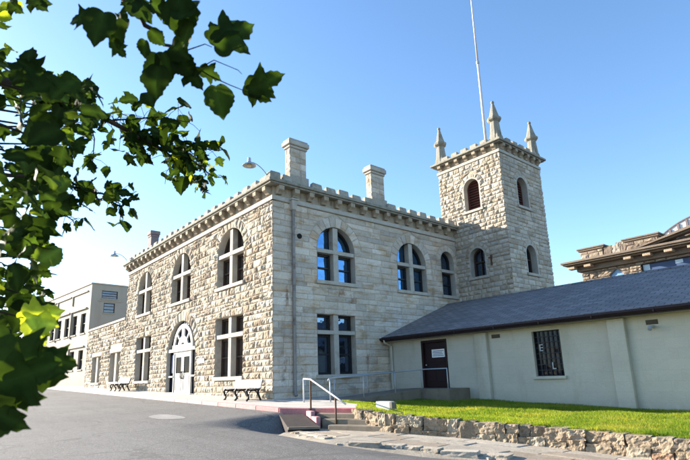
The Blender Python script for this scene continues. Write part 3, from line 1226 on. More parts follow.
s_lo = [dict(kind='rect', c=3.2, w=1.06, z0=.86, zt=3.38, sill=.16)]
s_ops = s_up + s_lo
B, K = masonry(SIDE, -.045, V, -.35, SB, s_ops, (.24, .28, .32), (.5, 1.4), .036, SIDE_PAL, ends=(True, False), gap=.005, rough=1.0, res=.13)
obj('wall', B, 'side_stone', adm)
obj('wall', K, 'side_mortar', adm)
# the body behind the facing
mb = MB()
mb.box(XL + .02, -.47, .47, V, -.6, 8.75)
mb.box(XL + .01, -.002, .46, .9, 8.2, 8.74)
mb.box(-.9, -.003, .003, V, SB, 8.72)
mb.box(XL + .002, -.004, .004, .5, SB, 8.72)
mb.box(XL + .03, XL + .4, .004, .9, -.6, 8.71)
obj('wall', mb, 'cornice_stone', adm)
mb = MB()
mb.box(XL - .2, .2, -.2, V - .01, 8.755, 8.80)
obj('roof', mb, 'earth', adm)

# string course and cornice
mb = MB()
fbox(mb, FRONT, XL - .06, .10, -.1, .10, SB, ST)
fbox(mb, SIDE, -.098, V, -.1, .102, SB, ST - .002)
obj('string_course', mb, 'dressed_stone', adm, bevel=.015)
mb = MB()
fbox(mb, FRONT, XL - .38, .40, -.2, .40, 8.70, 8.84)
fbox(mb, SIDE, -.398, V + .02, -.2, .402, 8.702, 8.838)
fbox(mb, FRONT, XL - .32, .33, -.2, .33, 8.62, 8.70)
fbox(mb, SIDE, -.328, V + .02, -.2, .332, 8.622, 8.70)
obj('cornice', mb, 'moss_stone', adm, bevel=.02)


def corbel(fr, s):
    mb = MB()
    w = .13
    prof = [(-.02, 8.28), (.10, 8.28), (.16, 8.36), (.29, 8.44), (.30, 8.617), (-.02, 8.617)]
    a = [fr(s - w, d, z) for d, z in prof]
    mb.prism(a, fr.es * (2 * w))
    return mb


def merlon(fr, s, w, h, d0=-.02, d1=.27):
    mb = MB()
    j = lambda: random.uniform(-.02, .02)
    z = 8.842
    w += random.uniform(-.035, .03)
    h += random.uniform(-.045, .03)
    s += random.uniform(-.02, .02)
    p = [fr(s - w, d0, z), fr(s + w, d0, z), fr(s + w, d1, z), fr(s - w, d1, z),
         fr(s - w + .03 + j(), d0 + .02, z + h + j()), fr(s + w - .03 + j(), d0 + .02, z + h + j()),
         fr(s + w - .03 + j(), d1 - .03 + j(), z + h + j()), fr(s - w + .03 + j(), d1 - .03 + j(), z + h + j())]
    mb.hexa(p)
    return mb


s = .25
while s < V - .1:
    obj('corbel', corbel(SIDE, s), 'cornice_stone', adm, bevel=.01, fixn=True)
    s += .785
s = -.28
while s > XL:
    obj('corbel', corbel(FRONT, s), 'cornice_stone', adm, bevel=.01, fixn=True)
    s -= .785
s = .58
while s < V - .2:
    if not (.5 < s < 1.9 and abs(s - 1.28) < .45) and not abs(s - 6.12) < .5:
        obj('merlon', merlon(SIDE, s, .27, .31), 'merlon_stone', adm, bevel=.035, fixn=True)
    s += .785
s = -.42
while s > XL - .1:
    if abs(s + 15.8) > .2:
        obj('merlon', merlon(FRONT, s, .27, .31), 'merlon_stone', adm, bevel=.035, fixn=True)
    s -= .785
mb = MB()
mb.box(-.18, .29, -.30, .20, 8.842, 9.17)
obj('merlon', mb, 'moss_stone', adm, bevel=.04)


def chimney(x0, x1, y0, y1, mat, capmat, hz=10.62, label=None):
    root = MB()
    cx, cy = (x0 + x1) / 2, (y0 + y1) / 2
    fx = Fr((x1, 0, 0), (0, 1, 0), (1, 0, 0))
    fy = Fr((0, y0, 0), (1, 0, 0), (0, -1, 0))
    fx2 = Fr((x0, 0, 0), (0, 1, 0), (-1, 0, 0))
    root.box(x0, x1, y0, y1, 8.7, hz)
    root.box(x0 - .07, x1 + .07, y0 - .07, y1 + .09, 8.7, 9.32)
    for (zl, zh) in courses(9.34, hz - .02, (.26, .31)):
        for fr, a, b in ((fx, y0, y1), (fy, x0, x1), (fx2, y0, y1)):
            m = a + (b - a) * random.choice((.35, .6, 1.0))
            for (p, q) in ((a, m), (m, b)):
                if q - p > .1:
                    pillow(root, fr, ((p + .008, zl + .008), (q - .008, zl + .008), (q - .008, zh - .008), (p + .008, zh - .008)), .03, pick(SIDE_PAL), (1, 1, 1, 1), base=.004, rough=1.1)
    for i in range(len(root.c)):
        if root.c[i] == (.5, .5, .5):
            root.c[i] = (.42, .385, .32)
    ch = obj('chimney', root, mat, adm)
    if label:
        ch['label'] = label
    cap = MB()
    cap.box(x0 - .06, x1 + .06, y0 - .06, y1 + .06, hz, hz + .12)
    cap.box(x0 - .125, x1 + .125, y0 - .125, y1 + .125, hz + .122, hz + .34)
    cap.box(x0 - .08, x1 + .08, y0 - .08, y1 + .08, hz + .342, hz + .43)
    obj('chimney_cap', cap, capmat, ch, bevel=.03)


chimney(-.37, .02, .86, 1.70, 'side_stone', 'dressed_stone', label='stone chimney nearest the corner')
chimney(-.37, .02, 5.70, 6.56, 'side_stone', 'dressed_stone', label='stone chimney midway along the side wall')
mb = MB()
mb.box(-16.05, -15.5, .35, .85, 8.7, 10.35)
ch = obj('chimney', mb, 'purple_brick', adm)
ch['label'] = 'purple brick chimney behind the front parapet'
mb = MB()
mb.box(-16.12, -15.43, .28, .92, 10.352, 10.62)
mb.box(-16.085, -15.465, .315, .885, 10.20, 10.351)
obj('chimney_cap', mb, 'purple_brick', ch, bevel=.03)

# windows
for op in f_up:
    window(adm, FRONT, op, 6.40, 6.58, 'brown_glass', 'dark_wood', dep=.36, mul=.25)
for op in f_lo:
    window(adm, FRONT, op, 2.62, 2.80, 'brown_glass', 'dark_wood', dep=.36, mul=.25)
for op in s_up[:2]:
    window(adm, SIDE, op, 6.10, 6.27, 'sky_glass', 'black_sash', dep=.36, mul=.28)
window(adm, SIDE, s_up[2], 6.12, 6.28, 'dim_glass', 'black_sash', dep=.36, single=True)
window(adm, SIDE, s_lo[0], 2.54, 2.70, 'dim_glass', 'black_sash', dep=.36, mul=.27)

# downspout with hopper
mb = MB()
mb.tube([(.13, .92, 7.75), (.13, .92, .22), (.20, .92, .08)], .065, 10)
for z in (6.9, 5.4, 3.9, 2.4, 1.0):
    mb.tube([(.13, .92, z - .05), (.13, .92, z + .05)], .08, 10)
dsp = obj('downspout', mb, 'pipe_metal', adm, fixn=True)
mb = MB()
mb.hexa([(.02, .82, 7.7), (.22, .82, 7.7), (.22, 1.02, 7.7), (.02, 1.02, 7.7), (.0, .76, 8.10), (.28, .76, 8.10), (.28, 1.08, 8.10), (.0, 1.08, 8.10)])
mb.box(.11, .31, .73, 1.11, 8.102, 8.18)
obj('hopper', mb, 'dressed_stone', dsp, bevel=.02)
mb = MB()
mb.tube([(-.02, 1.28, 6.63), (.065, 1.28, 6.63)], .115, 12)
obj('vent_hole', mb, 'dark_inside', adm, fixn=True)

# parapet lamps on bent arms
for (x, ylo, z0) in ((-.02, -.28, 9.02), (-18.2, -.28, 9.02)):
    mb = MB()
    tip = -1.12
    pts = []
    for k in range(9):
        t = k / 8
        pts.append((x, ylo + (tip - ylo) * t, z0 + .40 * math.sin(t * PI * .62) ** .8 if t > 0 else z0))
    mb.tube(pts, .022, 8)
    lamp = obj('parapet_lamp', mb, 'lamp_metal', adm)
    zt = pts[-1][2]
    mb = MB()
    mb.lathe((x, tip, zt), [(.04, .20), (.07, .18), (.075, .02), (.10, -.03), (.27, -.13), (.28, -.16), (.25, -.155), (.08, -.05)], 16)
    obj('lamp_shade', mb, 'lamp_metal', lamp, fixn=True)
    mb = MB()
    mb.lathe((x, tip, zt), [(.06, -.06), (.10, -.11), (.09, -.17), (.03, -.20)], 10)
    obj('bulb', mb, 'lamp_inner', lamp, smooth=True)

# plaque by the door
mb = MB()
fbox(mb, FRONT, -6.72, -5.98, .07, .095, 1.62, 1.83)
obj('plaque', mb, 'paper', adm)

# ---- door
d = f_door
door = MB()
ol = outline(d)
strip(door, FRONT, ol, .05, -.62)
dr = obj('doorway', door, 'dressed_stone', adm)
c0, w0 = d['c'], d['w']
zs = d['zs']
DF = Fr((0, -.38, 0), (1, 0, 0), (0, -1, 0))
mb = MB()                                           # timber screen: posts, transom board, fan arch
D0, D1 = -.56, -.44
zb, ZC = .19, 2.50
fbox(mb, DF, c0 - 1.74, c0 + 1.74, D0, D1 + .06, 2.34, 2.50)
fbox(mb, DF, c0 - 1.30, c0 + 1.30, D0, D1 + .03, 2.502, 2.70)
for x in (-1.13, 1.04):
    fbox(mb, DF, c0 + x, c0 + x + .09, D0, D1, zb, 2.34)
for x in (-1.78, 1.13):
    fbox(mb, DF, c0 + x, c0 + x + .65, D0, D1 + .03, 1.02, 1.10)
fbox(mb, DF, c0 - 1.03, c0 + 1.04, D0, D1 - .012, 2.24, 2.34)
arcband(mb, DF, c0, ZC, 1.06, 1.27, 0.0, PI, D0, D1)
arcband(mb, DF, c0, ZC, .30, .66, 0.0, PI, D0, D1 - .004)
for k in (1, 2, 3):
    t = PI * k / 4
    hwid = .05 if k != 2 else .17
    e = (-math.cos(t), math.sin(t))
    n = (-e[1], e[0])
    P = lambda r, s_: (c0 + e[0] * r + n[0] * s_, ZC + e[1] * r + n[1] * s_)
    plate(mb, DF, [P(.62, -hwid), P(1.10, -hwid), P(1.10, hwid), P(.62, hwid)], D0 + .01, D1 - .008)
obj('fan_light', mb, 'white_paint', dr, fixn=True)
mb = MB()
plate(mb, DF, [(c0 - 1.8, zb)] + [(c0 - 1.8 * math.cos(PI * k / 24), zs + 1.8 * math.sin(PI * k / 24)) for k in range(25)] + [(c0 + 1.8, zb)], -.60, -.53)
obj('pane', mb, 'cell_glass', dr, fixn=True)
zl_ = (ZC + zs) / 2
for k in range(15):                                 # letters painted round the arch, too worn to read
    t = PI * (.15 + .70 * k / 14)
    r = 1.54
    e = (-math.cos(t), math.sin(t)); n = (-e[1], e[0])
    P = lambda a, b: (c0 + e[0] * (r + a) + n[0] * b, zl_ + e[1] * (r + a) + n[1] * b)
    mb = MB()
    for (a0, a1, b0, b1) in random.choice((((-.08, .08, -.06, -.03), (-.08, .08, .03, .06), (-.015, .015, -.03, .03)),
                                           ((-.08, .08, -.015, .015), (.05, .08, -.06, -.015), (.05, .08, .015, .06)),
                                           ((-.08, .08, -.06, -.03), (.05, .08, -.03, .06), (-.015, .015, -.03, .05), (-.08, -.05, -.03, .06)),
                                           ((-.08, .08, -.015, .015),))):
        plate(mb, DF, [P(a0, b0), P(a1, b0), P(a1, b1), P(a0, b1)], -.53, -.522)
    obj('letter', mb, 'lamp_metal', dr, fixn=True)
for (a, b, hx) in ((-1.03, .0, -.08), (.01, 1.04, .09)):
    mb = MB()
    x0, x1 = c0 + a, c0 + b
    dA, dB = -.54, -.475
    fbox(mb, DF, x0 + .005, x1 - .005, dA, dB, .20, 1.22)
    fbox(mb, DF, x0 + .005, x0 + .16, dA, dB, 1.222, 2.23)
    fbox(mb, DF, x1 - .16, x1 - .005, dA, dB, 1.222, 2.23)
    fbox(mb, DF, x0 + .16, x1 - .16, dA, dB, 2.05, 2.23)
    fbox(mb, DF, x0 + .14, x0 + .16, dA, dB + .015, .36, 1.08)
    fbox(mb, DF, x1 - .16, x1 - .14, dA, dB + .015, .36, 1.08)
    fbox(mb, DF, x0 + .14, x1 - .14, dA, dB + .015, 1.08, 1.10)
    fbox(mb, DF, x0 + .14, x1 - .14, dA, dB + .015, .34, .36)
    dl = obj('door_leaf', mb, 'door_paint', adm)
    mb = MB()
    fbox(mb, DF, x0 + .16, x1 - .16, -.52, -.50, 1.222, 2.05)
    obj('door_glass', mb, 'cell_glass', dl)
    mb = MB()
    hxw = c0 + hx
    mb.tube([DF(hxw, -.47, .95), DF(hxw, -.40, .98), DF(hxw, -.40, 1.26), DF(hxw, -.47, 1.30)], .024, 8)
    obj('handle', mb, 'black_iron', dl, fixn=True)
    mb = MB()
    for z in (.45, 1.9):
        xx = x0 + .04 if hx < 0 else x1 - .12
        fbox(mb, DF, xx, xx + .08, dB, dB + .03, z, z + .16)
mb = MB()                                           # poster in the side light
fbox(mb, DF, c0 - 1.58, c0 - 1.18, -.524, -.515, 1.25, 2.2)
obj('poster', mb, 'poster_blue', dr)
mb = MB()
fbox(mb, FRONT, c0 - 1.9, c0 + 1.9, -.6, .28, -.3, .19)
obj('door_step', mb, 'concrete', adm, bevel=.015)

# ================================================================ tower
TX0, TX1, TY0, TY1 = -.75, 3.36, V, 16.22
tow = thing('stone_tower', (1.3, 14.1, 0), 'square stone tower with four corner pinnacles and arched windows', 'tower')
TF = Fr((0, TY0, 0), (1, 0, 0), (0, -1, 0))
TS = Fr((TX1, 0, 0), (0, 1, 0), (1, 0, 0))
tf_ops = [dict(kind='arch', c=1.44, w=.50, z0=9.5, zs=10.82, ring=.34, sill=.14, vlen=.3),
          dict(kind='arch', c=1.42, w=.47, z0=5.75, zs=6.85, ring=.34, sill=.14, vlen=.3)]
ts_ops = [dict(kind='arch', c=13.98, w=.52, z0=9.5, zs=10.70, ring=.34, sill=.14, vlen=.3),
          dict(kind='arch', c=14.12, w=.50, z0=5.78, zs=6.85, ring=.34, sill=.14, vlen=.3)]
B, K = masonry(TF, TX0, TX1 + .035, 2.0, 12.25, tf_ops, (.19, .23, .27), (.2, .55), .07, TOWER_PAL, ends=(True, True), rough=1.25, res=.075)
obj('wall', B, 'tower_stone', tow)
obj('wall', K, 'mortar', tow)
B, K = masonry(TS, TY0 - .04, TY1 + .03, 1.0, 12.25, ts_ops, (.21, .25, .29), (.3, .8), .055, TOWER_PAL, ends=(True, True), rough=1.15)
obj('wall', B, 'tower_stone', tow)
obj('wall', K, 'mortar', tow)
mb = MB()
mb.box(TX0 + .003, TX1 - .45, TY0 + .45, TY1 - .003, -1, 12.9)
mb.box(TX0 + .004, TX1 - .004, TY0 + .004, TY1 - .004, 12.24, 12.9)
mb.box(TX0 + .001, TX0 + .3, TY0 + .005, TY1 - .1, 2, 12.3)
mb.box(TX0 + .1, TX1 - .005, TY1 - .3, TY1 - .001, 2, 12.3)
obj('wall', mb, 'cornice_stone', tow)
mb = MB()
mb.box(TX0 - .08, TX1 + .08, TY0 - .08, TY1 + .08, 12.25, 12.42)
obj('string_course', mb, 'dressed_stone', tow, bevel=.015)
mb = MB()
mb.box(TX0 - .26, TX1 + .26, TY0 - .26, TY1 + .26, 12.74, 12.80)
mb.box(TX0 - .34, TX1 + .34, TY0 - .34, TY1 + .34, 12.802, 12.93)
obj('cornice', mb, 'moss_stone', tow, bevel=.02)
for i in range(7):
    for fr, s in ((TF, TX0 + .22 + i * .612), (TS, TY0 + .22 + i * .62)):
        mb = MB()
        prof = [(-.02, 12.45), (.08, 12.45), (.12, 12.53), (.24, 12.60), (.25, 12.737), (-.02, 12.737)]
        mb.prism([fr(s - .11, dd, z) for dd, z in prof], fr.es * .22)
        obj('corbel', mb, 'cornice_stone', tow, bevel=.01, fixn=True)
for i in range(5):
    for fr, s in ((TF, TX0 + .72 + i * .66), (TS, TY0 + .75 + i * .67)):
        mb = MB()
        fbox(mb, fr, s - .21, s + .21, -.12, .24, 12.932, 13.17)
        obj('merlon', mb, 'merlon_stone', tow, bevel=.03)
for (px_, py_) in ((TX0 + .16, TY0 + .16), (TX1 - .16, TY0 + .16), (TX1 - .16, TY1 - .16), (TX0 + .16, TY1 - .16)):
    mb = MB()
    mb.box(px_ - .33, px_ + .33, py_ - .33, py_ + .33, 12.932, 13.04)
    mb.lathe((px_, py_, 0), [(.40, 13.04), (.37, 13.25), (.33, 13.32), (.26, 13.9), (.235, 14.12)], 4, rot=PI / 4)
    mb.lathe((px_, py_, 0), [(.33, 13.04), (.29, 13.5), (.24, 14.12)], 8, rot=PI / 8)
    pin = obj('pinnacle', mb, 'moss_stone', tow, bevel=.015)
    mb = MB()
    mb.lathe((px_, py_, 0), [(.26, 14.10), (.36, 14.18), (.385, 14.22), (.385, 14.32), (.31, 14.40)], 8, rot=PI / 8)
    obj('collar', mb, 'moss_stone', pin, bevel=.01)
    mb = MB()
    mb.lathe((px_, py_, 0), [(.29, 14.39), (.22, 14.62), (.13, 15.0), (.075, 15.22)], 8, rot=PI / 8)
    obj('spire', mb, 'moss_stone', pin)
    mb = MB()
    mb.lathe((px_, py_, 0), [(.05, 15.21), (.095, 15.26), (.10, 15.31), (.08, 15.37), (.03, 15.40)], 10)
    obj('finial', mb, 'moss_stone', pin, smooth=True)


def small_window(root, fr, op, louvred):
    t = MB()
    strip(t, fr, outline(op), .04, -.42)
    # pale dressed margin
    c, w = op['c'], op['w']
    arcband(t, fr, c, op['zs'], w + .003, w + .10, 0, PI, -.1, .045)
    fbox(t, fr, c - w - .10, c - w - .003, -.1, .045, op['z0'], op['zs'])
    fbox(t, fr, c + w + .003, c + w + .10, -.1, .045, op['z0'], op['zs'])
    win = obj('window', t, 'dressed_stone', root)
    s = MB()
    fbox(s, fr, c - w - .18, c + w + .18, -.3, .12, op['z0'] - .14, op['z0'])
    obj('sill', s, 'dressed_stone', win, bevel=.012)
    f = MB()
    arcband(f, fr, c, op['zs'], w - .09, w - .001, 0, PI, -.40, -.30)
    fbox(f, fr, c - w, c - w + .09, -.40, -.30, op['z0'], op['zs'])
    fbox(f, fr, c + w - .09, c + w, -.40, -.30, op['z0'], op['zs'])
    fbox(f, fr, c - w + .09, c + w - .09, -.40, -.302, op['z0'], op['z0'] + .09)
    if not louvred:
        fbox(f, fr, c - w + .09, c + w - .09, -.40, -.29, op['z0'] + .80, op['z0'] + .87)
        fbox(f, fr, c - .02, c + .02, -.40, -.31, op['z0'] + .09, op['zs'] + w * .9)
    obj('window_frame', f, 'louver' if louvred else 'dark_wood', win, fixn=True)
    g = MB()
    plate(g, fr, outline(op), -.45, -.41)
    obj('pane', g, 'dark_inside' if louvred else 'dim_glass', win, fixn=True)
    if louvred:
        l = MB()
        z = op['z0'] + .16
        while z < op['zs'] + w - .12:
            h = halfwidth(op, z + .05) - .09
            if h > .05:
                a = [fr(c - h, -.39, z + .12), fr(c - h, -.31, z), fr(c - h, -.295, z + .02), fr(c - h, -.375, z + .14)]
                l.prism(a, fr.es * (2 * h))
            z += .15
        obj('louver_slats', l, 'louver', win, fixn=True)


small_window(tow, TF, tf_ops[0], True)
small_window(tow, TF, tf_ops[1], False)
small_window(tow, TS, ts_ops[0], True)
small_window(tow, TS, ts_ops[1], False)
mb = MB()
mb.box(2.26, 2.32, TY0 - .12, TY0 - .02, 6.2, 6.75)
mb.box(2.14, 2.34, TY0 - .11, TY0 - .03, 6.62, 6.66)
obj('iron_bracket', mb, 'rusty_steel', tow)

# flagpole
fp = thing('flagpole', (1.44, 14, 12.93), 'tall thin white flagpole standing on the tower roof', 'flagpole')
mb = MB()
mb.tube([(1.44, 14, 12.93), (1.44, 14, 19.6)], [.085, .072], 12)
mb.tube([(1.44, 14, 19.55), (1.44, 14, 27)], [.06, .035], 12)
obj('pole', mb, 'pole_paint', fp, smooth=True)
mb = MB()
mb.lathe((1.44, 14, 0), [(.06, 19.4), (.10, 19.45), (.10, 19.6), (.06, 19.65)], 12)
mb.lathe((1.44, 14, 0), [(.16, 12.93), (.16, 13.05), (.1, 13.1)], 12)
obj('collar', mb, 'lamp_metal', fp)
mb = MB()
mb.lathe((1.44, 14, 27), [(.03, 0), (.11, .06), (.13, .13), (.10, .21), (.02, .25)], 12)
obj('truck_ball', mb, 'pole_paint', fp, smooth=True)

# ================================================================ stone annexe
AX0, AX1 = -27.95, XL
ann = thing('stone_annexe', (-23, 4, .6), 'single storey rough stone wing with two white lintelled windows', 'building')
a_ops = [dict(kind='rect', c=-25.0, w=1.15, z0=.95, zt=2.86, sill=.16, lintel=.34, lgrow=.22, ring=.01),
         dict(kind='rect', c=-20.35, w=1.15, z0=.95, zt=2.92, sill=.16, lintel=.34, lgrow=.22, ring=.01)]
B, K = masonry(FRONT, AX0, AX1 - .0, .1, 5.0, a_ops, (.26, .31, .36), (.28, .8), .09, FRONT_PAL, ends=(True, False), rough=1.2)
obj('wall', B, 'front_stone', ann)
obj('wall', K, 'mortar', ann)
mb = MB()
mb.box(AX0 + .02, AX1, .48, 7.5, 0, 4.95)
mb.box(AX0 + .01, AX0 + .3, .003, 7.4, 0, 4.96)
obj('wall', mb, 'cream_paint', ann)
mb = MB()
fbox(mb, FRONT, AX0 - .1, AX1 - .01, -.5, .13, 5.0, 5.16)
obj('coping', mb, 'dressed_stone', ann, bevel=.02)
for op in a_ops:
    window(ann, FRONT, op, 0, 0, 'brown_glass', 'dark_wood', dep=.36, mul=.40)

# ================================================================ long low building
YS = 6.3
shd = thing('low_building', (8, 10, -.5), 'long low cream stucco building with dark shingled roof', 'building')
SW = Fr((0, YS, 0), (1, 0, 0), (0, -1, 0))
SX1 = 22.0
win_op = dict(kind='rect', c=7.80, w=.52, z0=.53, zt=2.10, sill=.0)
door_op = dict(kind='rect', c=2.72, w=.70, z0=.17, zt=2.16, sill=.0)
win2_op = dict(kind='rect', c=12.95, w=.52, z0=.53, zt=2.05, sill=.0)
mb = MB()
_, K = masonry(SW, .05, SX1, -1.6, 2.36, [win_op, door_op, win2_op], (.5,), (1, 2), .01, [(1, (.5, .5, .5))])
obj('wall', K, 'stucco', shd)
mb = MB()
mb.box(.05, SX1 - .01, YS + .38, 15.4, -1.6, 2.34)
mb.box(SX1 - .3, SX1, YS + .01, 15.4, -1.6, 2.35)
obj('wall', mb, 'stucco', shd)
RY, RZ, EY, EZ = 10.9, 4.36, 5.86, 2.47
mb = MB()
th = .12
for (ya, za, yb, zb_) in ((EY, EZ, RY, RZ), (RY, RZ, 15.95, 2.42)):
    mb.hexa([(.03, ya, za - th), (SX1 + .4, ya, za - th), (SX1 + .4, yb, zb_ - th), (.03, yb, zb_ - th),
             (.03, ya, za), (SX1 + .4, ya, za), (SX1 + .4, yb, zb_), (.03, yb, zb_)])
roof = obj('roof', mb, 'shingles', shd)
mb = MB()
for k in range(40):
    x = .03 + k * .56
    mb.hexa([(x, RY - .16, RZ - .052), (x + .555, RY - .16, RZ - .052), (x + .555, RY, RZ + .012), (x, RY, RZ + .012),
             (x, RY - .16, RZ - .036), (x + .555, RY - .16, RZ - .03), (x + .555, RY, RZ + .034), (x, RY, RZ + .028)])
obj('ridge_cap', mb, 'shingles', roof)
mb = MB()
mb.box(.04, SX1 + .4, EY - .03, EY, EZ - .22, EZ - .02)
fa = obj('fascia', mb, 'fascia', shd)
mb = MB()
pr = [(EY - .035, EZ - .05), (EY - .15, EZ - .05), (EY - .165, EZ - .10), (EY - .12, EZ - .17), (EY - .035, EZ - .18)]
mb.prism([(.04, y, z) for y, z in pr], (SX1 + .3, 0, 0))
for k in range(12):
    mb.box(.7 + k * 1.8, .74 + k * 1.8, EY - .172, EY - .03, EZ - .175, EZ - .045)
obj('gutter', mb, 'fascia', shd, fixn=True)
mb = MB()
mb.box(.05, SX1, EY, YS - .005, EZ - .215, EZ - .195)
obj('soffit', mb, 'stucco', shd)
for x0, x1 in ((4.92, 5.45), (9.97, 10.49), (15.0, 15.52)):
    mb = MB()
    fbox(mb, SW, x0, x1, .0, .16, -1.5, 2.24)
    obj('pilaster', mb, 'stucco', shd, bevel=.01)
# barred window
for op, nm in ((win_op, 'small square paned window with two loose white letters'), (win2_op, None)):
    mb = MB()
    strip(mb, SW, outline(op), .001, -.22, closed=True)
    wn = obj('window', mb, 'stucco', shd)
    if nm:
        wn['label'] = nm
    c, w, z0, zt = op['c'], op['w'], op['z0'], op['zt']
    mb = MB()
    fbox(mb, SW, c - w - .08, c + w + .08, -.05, .10, z0 - .10, z0 - .001)
    obj('sill', mb, 'stucco', wn, bevel=.012)
    mb = MB()
    for i in range(7):
        x = c - w + i * (2 * w - .022) / 6
        fbox(mb, SW, x, x + .022, -.16, -.13, z0, zt)
    for i in range(9):
        z = z0 + i * (zt - z0 - .022) / 8
        fbox(mb, SW, c - w, c + w, -.155, -.128, z, z + .022)
    obj('window_bars', mb, 'bar_iron', wn)
    mb = MB()
    fbox(mb, SW, c - w, c + w, -.24, -.19, z0, zt)
    obj('pane', mb, 'cell_glass', wn)
    if nm:
        x, z, h = 7.46, 1.40, .235                  # a loose E and a loose L
        mb = MB()
        fbox(mb, SW, x, x + .04, -.125, -.115, z, z + h)
        for q in (0, h / 2 - .018, h - .036):
            fbox(mb, SW, x + .04, x + .135, -.125, -.115, z + q, z + q + .036)
        obj('letter', mb, 'letter_grey', wn)
        mb = MB()
        x, z = 7.86, .76
        fbox(mb, SW, x, x + .04, -.125, -.115, z, z + h)
        fbox(mb, SW, x + .04, x + .135, -.125, -.115, z, z + .038)
        obj('letter', mb, 'letter_grey', wn)
# door
c, w, z0, zt = door_op['c'], door_op['w'], door_op['z0'], door_op['zt']
mb = MB()
fbox(mb, SW, c - w, c - w + .10, -.2, .02, z0, zt)
fbox(mb, SW, c + w - .10, c + w, -.2, .02, z0, zt)
fbox(mb, SW, c - w + .10, c + w - .10, -.2, .018, zt - .10, zt)
fbox(mb, SW, c - w + .10, c + w - .10, -.2, .03, z0 - .03, z0 + .03)
df = obj('door_frame', mb, 'maroon', shd)
mb = MB()
fbox(mb, SW, c - w + .105, c + w - .105, -.16, -.10, z0 + .03, zt - .105)
for za, zb_ in ((.3, .95), (1.1, 1.95)):
    for xa, xb in ((c - .48, c - .04), (c + .04, c + .48)):
        fbox(mb, SW, xa, xb, -.10, -.085, z0 + za - .05, z0 + zb_ - .3 if za > 1 else z0 + zb_)
dl = obj('door_leaf', mb, 'maroon', shd, bevel=.008)
mb = MB()
mb.lathe((c - .52, YS + .05, 1.12), [(.03, -.03), (.035, 0), (.03, .03)], 10)
obj('handle', mb, 'lamp_metal', dl, smooth=True)
mb = MB()
fbox(mb, SW, 2.53, 3.22, -.083, -.072, 1.42, 1.76)
no = obj('notice', mb, 'paper', dl)
mb = MB()
for k in range(4):
    fbox(mb, SW, 2.58 + .03 * (k % 2), 3.17 - .04 * (k % 3), -.072, -.070, 1.48 + .065 * k, 1.505 + .065 * k)
obj('notice_print', mb, 'ink', dl)
mb = MB()
fbox(mb, SW, c - w, c + w, -.24, -.165, z0, zt)
obj('door_backing', mb, 'dark_inside', shd)
for (xa, xb, za, zb_) in ((5.62, 5.98, 1.99, 2.13), (11.07, 11.40, 1.97, 2.11)):
    mb = MB()
    fbox(mb, SW, xa, xb, -.02, .02, za, zb_)
    for k in range(4):
        fbox(mb, SW, xa + .02, xb - .02, .02, .034, za + .015 + k * .032, za + .03 + k * .032)
    obj('wall_vent', mb, 'vent_metal', shd)
mb = MB()
mb.box(11.2, 11.3, YS - .26, YS - .001, 1.86, 1.93)
mb.tube([(11.25, YS - .24, 1.9), (11.25, YS - .30, 1.80)], .06, 10)
obj('wall_lamp', mb, 'lamp_metal', shd)
mb = MB()
mb.tube([(.28, EY - .1, 2.32), (.28, EY - .1, 2.22), (.28, YS - .1, 2.05), (.28, YS - .1, .1)], .045, 8)
obj('downpipe', mb, 'stucco', shd)

# ---- access ramp to that door
rmp = thing('access_ramp', (2.3, 3.5, -.1), 'pale concrete ramp rising along the stone wall to the maroon door', 'ramp')
mb = MB()
RX0, RX1 = 1.62, 3.0
mb.hexa([(RX0, .9, -.7), (RX1, .9, -.7), (RX1, 5.0, -.7), (RX0, 5.0, -.7), (RX0, .9, -.055), (RX1, .9, -.075), (RX1, 5.0, .165), (RX0, 5.0, .165)])
mb.box(RX0 - .2, 4.4, 5.0, YS - .002, -.7, .166)
obj('ramp_body', mb, 'step_concrete', rmp, bevel=.012)


def ramp_top(y):
    return -.07 + (.165 + .07) * max(0, min(1, (y - .9) / 4.1))


rail = thing('ramp_railing', (3.0, 3, 0), 'grey pipe railing on both sides of the ramp to the maroon door', 'railing')
mb = MB()
near = [(2.92, .45), (2.92, 2.0), (2.95, 3.6), (3.02, 5.05), (4.33, 5.05)]
tz = lambda y: .70 + (.93 - .70) * max(0, min(1, (y - .45) / 4.6))
pts = [(2.92, .36, .62), (2.92, .40, .69)] + [(x, y, tz(y)) for x, y in near]
mb.tube(pts, .024, 8)
obj('handrail', mb, 'galvanised', rail, smooth=True)
for (x, y) in near:
    mb = MB()
    mb.tube([(x, y, (ramp_top(y) if y > 1 else pave_z(x)) - .1), (x, y, tz(y))], .024, 8)
    obj('post', mb, 'galvanised', rail, smooth=True)
mb = MB()
far = [(1.60, 1.7), (1.60, 3.4), (1.60, 5.0)]
mb.tube([(1.6, 1.6, .70)] + [(x, y, tz(y) - .02) for x, y in far], .022, 8)
obj('handrail', mb, 'galvanised', rail, smooth=True)
for (x, y) in far:
    mb = MB()
    mb.tube([(x, y, -.15), (x, y, tz(y) - .02)], .022, 8)
    obj('post', mb, 'galvanised', rail, smooth=True)

hr = thing('stair_handrail', (4.4, -1.4, -.15), 'pale pipe handrail with rusty posts sloping down beside the steps', 'handrail')
Apt = Vector((2.35, -.26)); Bp = P0 + Vector((-.02, .0)); Cp = P0 + STEP * 2.05 + SE * .45; Ep = Bp + (Cp - Bp) * 1.36
mb = MB()
mb.tube([(Apt.x - .08, Apt.y + .05, .70), (Apt.x, Apt.y, .72), (Bp.x, Bp.y, .70), (Cp.x, Cp.y, .21), (Ep.x, Ep.y, .03)], .024, 8)
obj('handrail', mb, 'pole_paint', hr, smooth=True)
for p, za, zb_, mt in ((Apt, -.2, .72, 'pole_paint'), (Bp, -.6, .70, 'rusty_steel'), (Cp, -.9, .205, 'rusty_steel')):
    mb = MB()
    mb.tube([(p.x, p.y, za), (p.x, p.y, zb_)], .026, 8)
    obj('post', mb, mt, hr, smooth=True)

